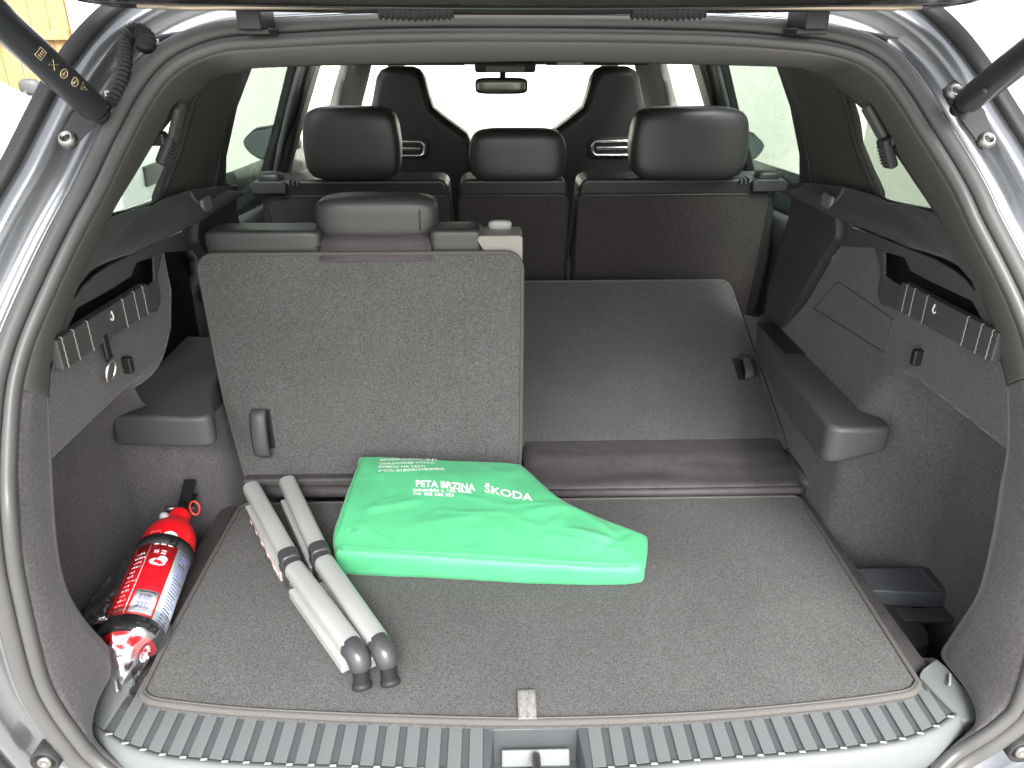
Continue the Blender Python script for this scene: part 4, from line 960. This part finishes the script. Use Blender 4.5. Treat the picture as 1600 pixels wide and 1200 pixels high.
# ---- folding leg frame of silver tubes
lf = thing('folding_legs', 'pair of folded silver tube legs with black rubber feet lying on the mat', 'folding legs', (-.33, .25, 0))
def leg(a, b, c, d, foot, r, pinkside):
    """a upper end, b end of upper tube, c start of lower tube, d end of lower tube"""
    a, b, c, d = map(Vector, (a, b, c, d))
    tt_, uu, vv = axis_frame(a, b); bm = bmesh.new()
    def oval(p0, p1, ru, rv, nm, m, bev=.002):
        t_, u_, v_ = axis_frame(p0, p1); L = (p1 - p0).length; P = []
        for k in range(28):
            an = 6.28318 * k / 28; cx, cz = math.cos(an), math.sin(an); e = .72
            P.append((math.copysign(abs(cx) ** e, cx) * rv, math.copysign(abs(cz) ** e, cz) * ru))
        return prism(nm, P, lambda p, q, w, p0=p0, t_=t_, u_=u_, v_=v_: p0 + t_ * w + v_ * p + u_ * q, 0, L, m, lf, bev, 3)
    oval(a, b, r, r, 'upper_tube', 'alu'); oval(c, d, r * 1.02, r * 1.02, 'lower_tube', 'alu')
    oval(b - (b - a).normalized() * .004, b.lerp(c, .6), r * 1.07, r * 1.07, 'joint_collar', 'joint', .004)
    oval(b.lerp(c, .35), c + (d - c).normalized() * .004, r * .86, r * .86, 'joint_collar', 'joint', .003)
    # flat profile carried underneath each tube
    dn_ = Vector((-.012, -.004, -.022))
    lo_ = lambda p: Vector((p.x, p.y, max(.0095, p.z - .024))) + Vector((-.011, -.005, 0))
    box_ = lambda nm, p, q, m, hw, hh: prism(nm, [(-hw, -hh), (hw, -hh), (hw, hh), (-hw, hh)], (lambda t_, u_, v_, p=p: (lambda x, z, w: p + t_ * w + v_ * x + u_ * z))(*axis_frame(p, q)), 0, (q - p).length, m, lf, .002, 2)
    box_('lower_channel', lo_(c) + (d - c).normalized() * .025, lo_(d) + (d - c).normalized() * .004, 'alu', .0095, .009)
    o = box_('upper_channel', lo_(a) + (b - a).normalized() * .03, lo_(b) + (b - a).normalized() * .02, 'alu', .0095, .009)
    if pinkside:
        p0, p1 = lo_(a) + (b - a).normalized() * .032, lo_(b) + (b - a).normalized() * .015
        t_, u_, v_ = axis_frame(p0, p1); sd_ = -v_ if v_.x > 0 else v_
        prism('pink_label', [(-.006, 0), (.007, 0), (.007, 1), (-.006, 1)], lambda x, z, w: p0 + u_ * x + t_ * (z * (p1 - p0).length) + sd_ * (.0095 + w), .0004, .001, mat('faded_pink_label', (.50, .30, .30), .5), lf, 0)
        for k in range(10):
            L = (p1 - p0).length; z0 = L * (.08 + .085 * k)
            prism('label_print', [(-.003, z0), (.003, z0), (.003, z0 + L * .05), (-.003, z0 + L * .05)], lambda x, z, w: p0 + u_ * x + t_ * z + sd_ * (.0108 + w), 0, .0004, 'white' if k % 2 else 'dark_ink', lf, 0)
    box_('hinge_block', lo_(b) + (b - a).normalized() * .004 + Vector((.004, 0, .006)), lo_(c) + (d - c).normalized() * .022 + Vector((.004, 0, .006)), 'joint', .010, .013)
    # elbow and rubber foot
    dd_ = (d - c).normalized()
    el = [d - dd_ * .004, d + dd_ * .006 + Vector((0, 0, .0005)), d + dd_ * .014 + Vector((0, 0, -.0035)), d + dd_ * .019 + Vector((0, 0, -.010)), d + dd_ * .020 + Vector((0, 0, -.016))]
    tube('elbow', catmull(el, 6), lambda k: r * (1.12 - .14 * k), 'joint', lf, 28, bevel=.002)
    f0 = el[4] + Vector((0, 0, .004)); f1 = Vector(foot)
    lathe('rubber_foot', f0, f1, [(0, r * .78), ((f1 - f0).length - .010, r * .72), ((f1 - f0).length - .009, r * .88), ((f1 - f0).length - .002, r * .88), ((f1 - f0).length, r * .6)], 'black_rubber', lf, 20, up=Vector((0, 0, 1)) if abs((f1 - f0).normalized().z) < .9 else Vector((0, 1, 0)))
r_ = .0158
leg(U(393, 763, Z=.052), U(450, 868, Z=.048), U(460, 890, Z=.046), U(552, 1014, Z=.046), U(566, 1078, Z=.005), r_, True)
leg(U(449, 754, Z=.052), U(497, 858, Z=.048), U(506, 880, Z=.046), U(594, 1008, Z=.046), U(611, 1072, Z=.005), r_, False)

# ---- green nylon pouch
gb = thing('nylon_pouch', 'bright green nylon tool pouch with white dealer print, in the middle of the mat', 'pouch', (-.08, .37, 0))
OUT = [(524, 826, .062), (540, 775, .085), (560, 722, .100), (574, 711, .102), (700, 717, .100), (800, 721, .096), (822, 730, .094), (872, 774, .080), (935, 805, .060), (998, 829, .048), (1008, 838, .046), (1004, 868, .040), (990, 886, .036), (880, 880, .046), (700, 868, .050), (545, 860, .052), (528, 850, .052)]
top3 = [U(x, y, Z=z) for x, y, z in OUT]
cxm = sum((p for p in top3), Vector()) / len(top3)
dense = catmull(top3, 5, True); N = len(dense)
from mathutils.geometry import intersect_point_line
def edge_info(x, y):
    best = 9; bz = 0; W = 0; Z = 0
    for i in range(N):
        a, b_ = dense[i], dense[(i + 1) % N]; ab = Vector((b_.x - a.x, b_.y - a.y)); k = max(0, min(1, (Vector((x - a.x, y - a.y)).dot(ab)) / max(ab.length_squared, 1e-9)))
        d_ = math.hypot(x - a.x - ab.x * k, y - a.y - ab.y * k); z = a.z + (b_.z - a.z) * k
        w_ = ab.length / (d_ + .004) ** 2.2; W += w_; Z += w_ * z
        if d_ < best: best = d_
    return best, Z / W
P3 = [Vector((p.x, p.y, 0)) for p in dense]; bm = bmesh.new(); vs = [bm.verts.new(p) for p in P3]
for t_ in tessellate_polygon([P3]):
    try: bm.faces.new([vs[i] for i in t_])
    except ValueError: pass
for ax in (0, 1):
    lo_, hi_ = min(p[ax] for p in P3), max(p[ax] for p in P3); k = lo_ + .0065; no = Vector((1, 0, 0)) if ax == 0 else Vector((0, 1, 0))
    while k < hi_:
        bmesh.ops.bisect_plane(bm, geom=bm.verts[:] + bm.edges[:] + bm.faces[:], plane_co=no * k, plane_no=no, dist=1e-6); k += .0065
bmesh.ops.remove_doubles(bm, verts=bm.verts[:], dist=.0004)
folds = [((.02, .44), (.17, .275), .0045, .016), ((-.29, .34), (-.17, .37), .004, .014), ((.06, .30), (.17, .27), .005, .013), ((-.30, .47), (-.24, .40), .003, .012), ((-.02, .33), (.12, .36), .0035, .018), ((-.20, .31), (-.05, .335), .003, .02), ((.10, .235), (.19, .31), -.004, .012)]
def fold(x, y):
    q_ = 0
    for (ax_, ay), (bx, by), h_, w_ in folds:
        dx, dy = bx - ax_, by - ay; k = ((x - ax_) * dx + (y - ay) * dy) / (dx * dx + dy * dy); kk = max(0, min(1, k))
        d_ = math.hypot(x - ax_ - dx * kk, y - ay - dy * kk); q_ += h_ * max(0, 1 - d_ / w_) ** 1.4 * math.sin(math.pi * max(.02, min(.98, kk)))
    return q_
for v_ in bm.verts:
    x, y = v_.co.x, v_.co.y; e_, z = edge_info(x, y)
    crown = .006 * sm(e_ / .06) - .0045 * (1 - sm(e_ / .007))
    n1 = .0022 * noise.noise(Vector((x * 11, y * 17, 3))) + .0008 * noise.noise(Vector((x * 34, y * 40, 7)))
    rid = abs(noise.noise(Vector((x * 9 + y * 13, y * 9 - x * 7, 2.2))))
    v_.co.z = z + crown + (n1 + fold(x, y) + .0014 * max(0, .12 - rid) / .12) * sm(e_ / .02)
bmesh.ops.recalc_face_normals(bm, faces=bm.faces[:])
if sum(f.normal.z for f in bm.faces) < 0: bmesh.ops.reverse_faces(bm, faces=bm.faces[:])
loop = [e for e in bm.edges if e.is_boundary]
prev = {v_: v_.co.copy() for e in loop for v_ in e.verts}
for f_, outw in ((.90, .004), (.72, .0055), (.5, .0045), (.28, .005), (.10, .004), (.01, -.004)):
    ex = bmesh.ops.extrude_edge_only(bm, edges=loop); nv = [g_ for g_ in ex['geom'] if isinstance(g_, bmesh.types.BMVert)]
    newprev = {}
    keys = list(prev.items())
    for v_ in nv:
        base_ = min(keys, key=lambda kv: (kv[0].co - v_.co).length_squared)[1]
        newprev[v_] = base_
        cdir = Vector((base_.x - cxm.x, (base_.y - cxm.y) * 1.0, 0)).normalized()
        wz = .0016 * noise.noise(Vector((base_.x * 30, base_.y * 30, f_ * 3)))
        v_.co = Vector((base_.x, base_.y, max(.0006, base_.z * f_))) + cdir * (outw + wz)
    prev = newprev
    loop = [g_ for g_ in ex['geom'] if isinstance(g_, bmesh.types.BMEdge)]
bmesh.ops.recalc_face_normals(bm, faces=bm.faces[:]); bm.normal_update()
bvh = BVHTree.FromBMesh(bm)
pch = link('pouch_body', bm, 'nylon', gb)
# seam along the front lower edge
sp_ = [(533, 858), (600, 862), (700, 869), (800, 876), (880, 881), (960, 885), (985, 884)]
pts = []
for k in catmull([Vector((x, y, 0)) for x, y in sp_], 8):
    h = bvh.ray_cast(CP, ray(k.x, k.y).normalized())
    if h[0]: pts.append(h[0] + h[1] * .0004)
tube('seam', pts, .0014, 'nylon_seam', gb, 6)
sp_ = [(527, 832), (543, 778), (563, 722), (577, 713)]; pts = []
for k in catmull([Vector((x, y, 0)) for x, y in sp_], 8):
    h = bvh.ray_cast(CP, ray(k.x + 2, k.y + 2).normalized())
    if h[0]: pts.append(h[0] + h[1] * .0004)
if len(pts) > 3: tube('seam', pts, .0011, 'nylon_seam', gb, 6)
def print_on(s, p0, p1, hpx, bold=.0, name='printed_text', shear=0, size_k=1.0):
    """lay lettering flat on the pouch: baseline from p0 to p1 (sight points met with the cloth)"""
    h0 = bvh.ray_cast(CP, ray(*p0).normalized())[0]; h1 = bvh.ray_cast(CP, ray(*p1).normalized())[0]
    hu = bvh.ray_cast(CP, ray(p0[0], p0[1] - hpx).normalized())[0]
    if not (h0 and h1 and hu): return
    ex = h1 - h0; Lx = ex.length; ex.normalize(); ez = Vector((0, 0, 1)); ey = (hu - h0); ey = (ey - ex * ey.dot(ex) * 0); Hy = ey.length; ey.normalize()
    bt = text_mesh(s, 1.0, bold, shear); bmesh.ops.triangulate(bt, faces=bt.faces[:]); bmesh.ops.subdivide_edges(bt, edges=[e for e in bt.edges if e.calc_length() > .12], cuts=3); bmesh.ops.triangulate(bt, faces=bt.faces[:]); xs_ = [v_.co.x for v_ in bt.verts]; w_ = max(xs_) - min(xs_); x0 = min(xs_); H = .70
    for v_ in bt.verts:
        p = h0 + ex * (v_.co.x - x0) / w_ * Lx + ey * v_.co.y / H * Hy + Vector((0, 0, .03))
        h = bvh.ray_cast(p, Vector((0, 0, -1)))
        v_.co = (h[0] + Vector((0, 0, .0028))) if h[0] else p - Vector((0, 0, .03))
    bt.normal_update()
    if sum(f.normal.z for f in bt.faces) < 0: bmesh.ops.reverse_faces(bt, faces=bt.faces[:])
    return link(name, bt, 'white', gb, smooth=False)
print_on('PETA BRZINA', (650, 762), (743, 769), 10, .025)
print_on('Industrijska c. 130, SISAK', (646, 769), (738, 773), 4.5, .02)
print_on('Tel. 385 335 353', (645, 775), (709, 778), 4.5, .02)
print_on('\u0160KODA', (757, 770), (833, 785), 11, .02)
print_on('SERVISNA KNJIZICA I ALAT', (594, 722), (684, 722), 3, .015)
print_on('ODRZAVANJE VOZILA', (593, 728), (679, 726), 3, .015)
print_on('POMOC NA CESTI', (592, 733), (664, 732), 3, .015)
print_on('24 SATA / SVI MODELI U HRVATSKOJ', (591, 739), (694, 736), 3.2, .015)
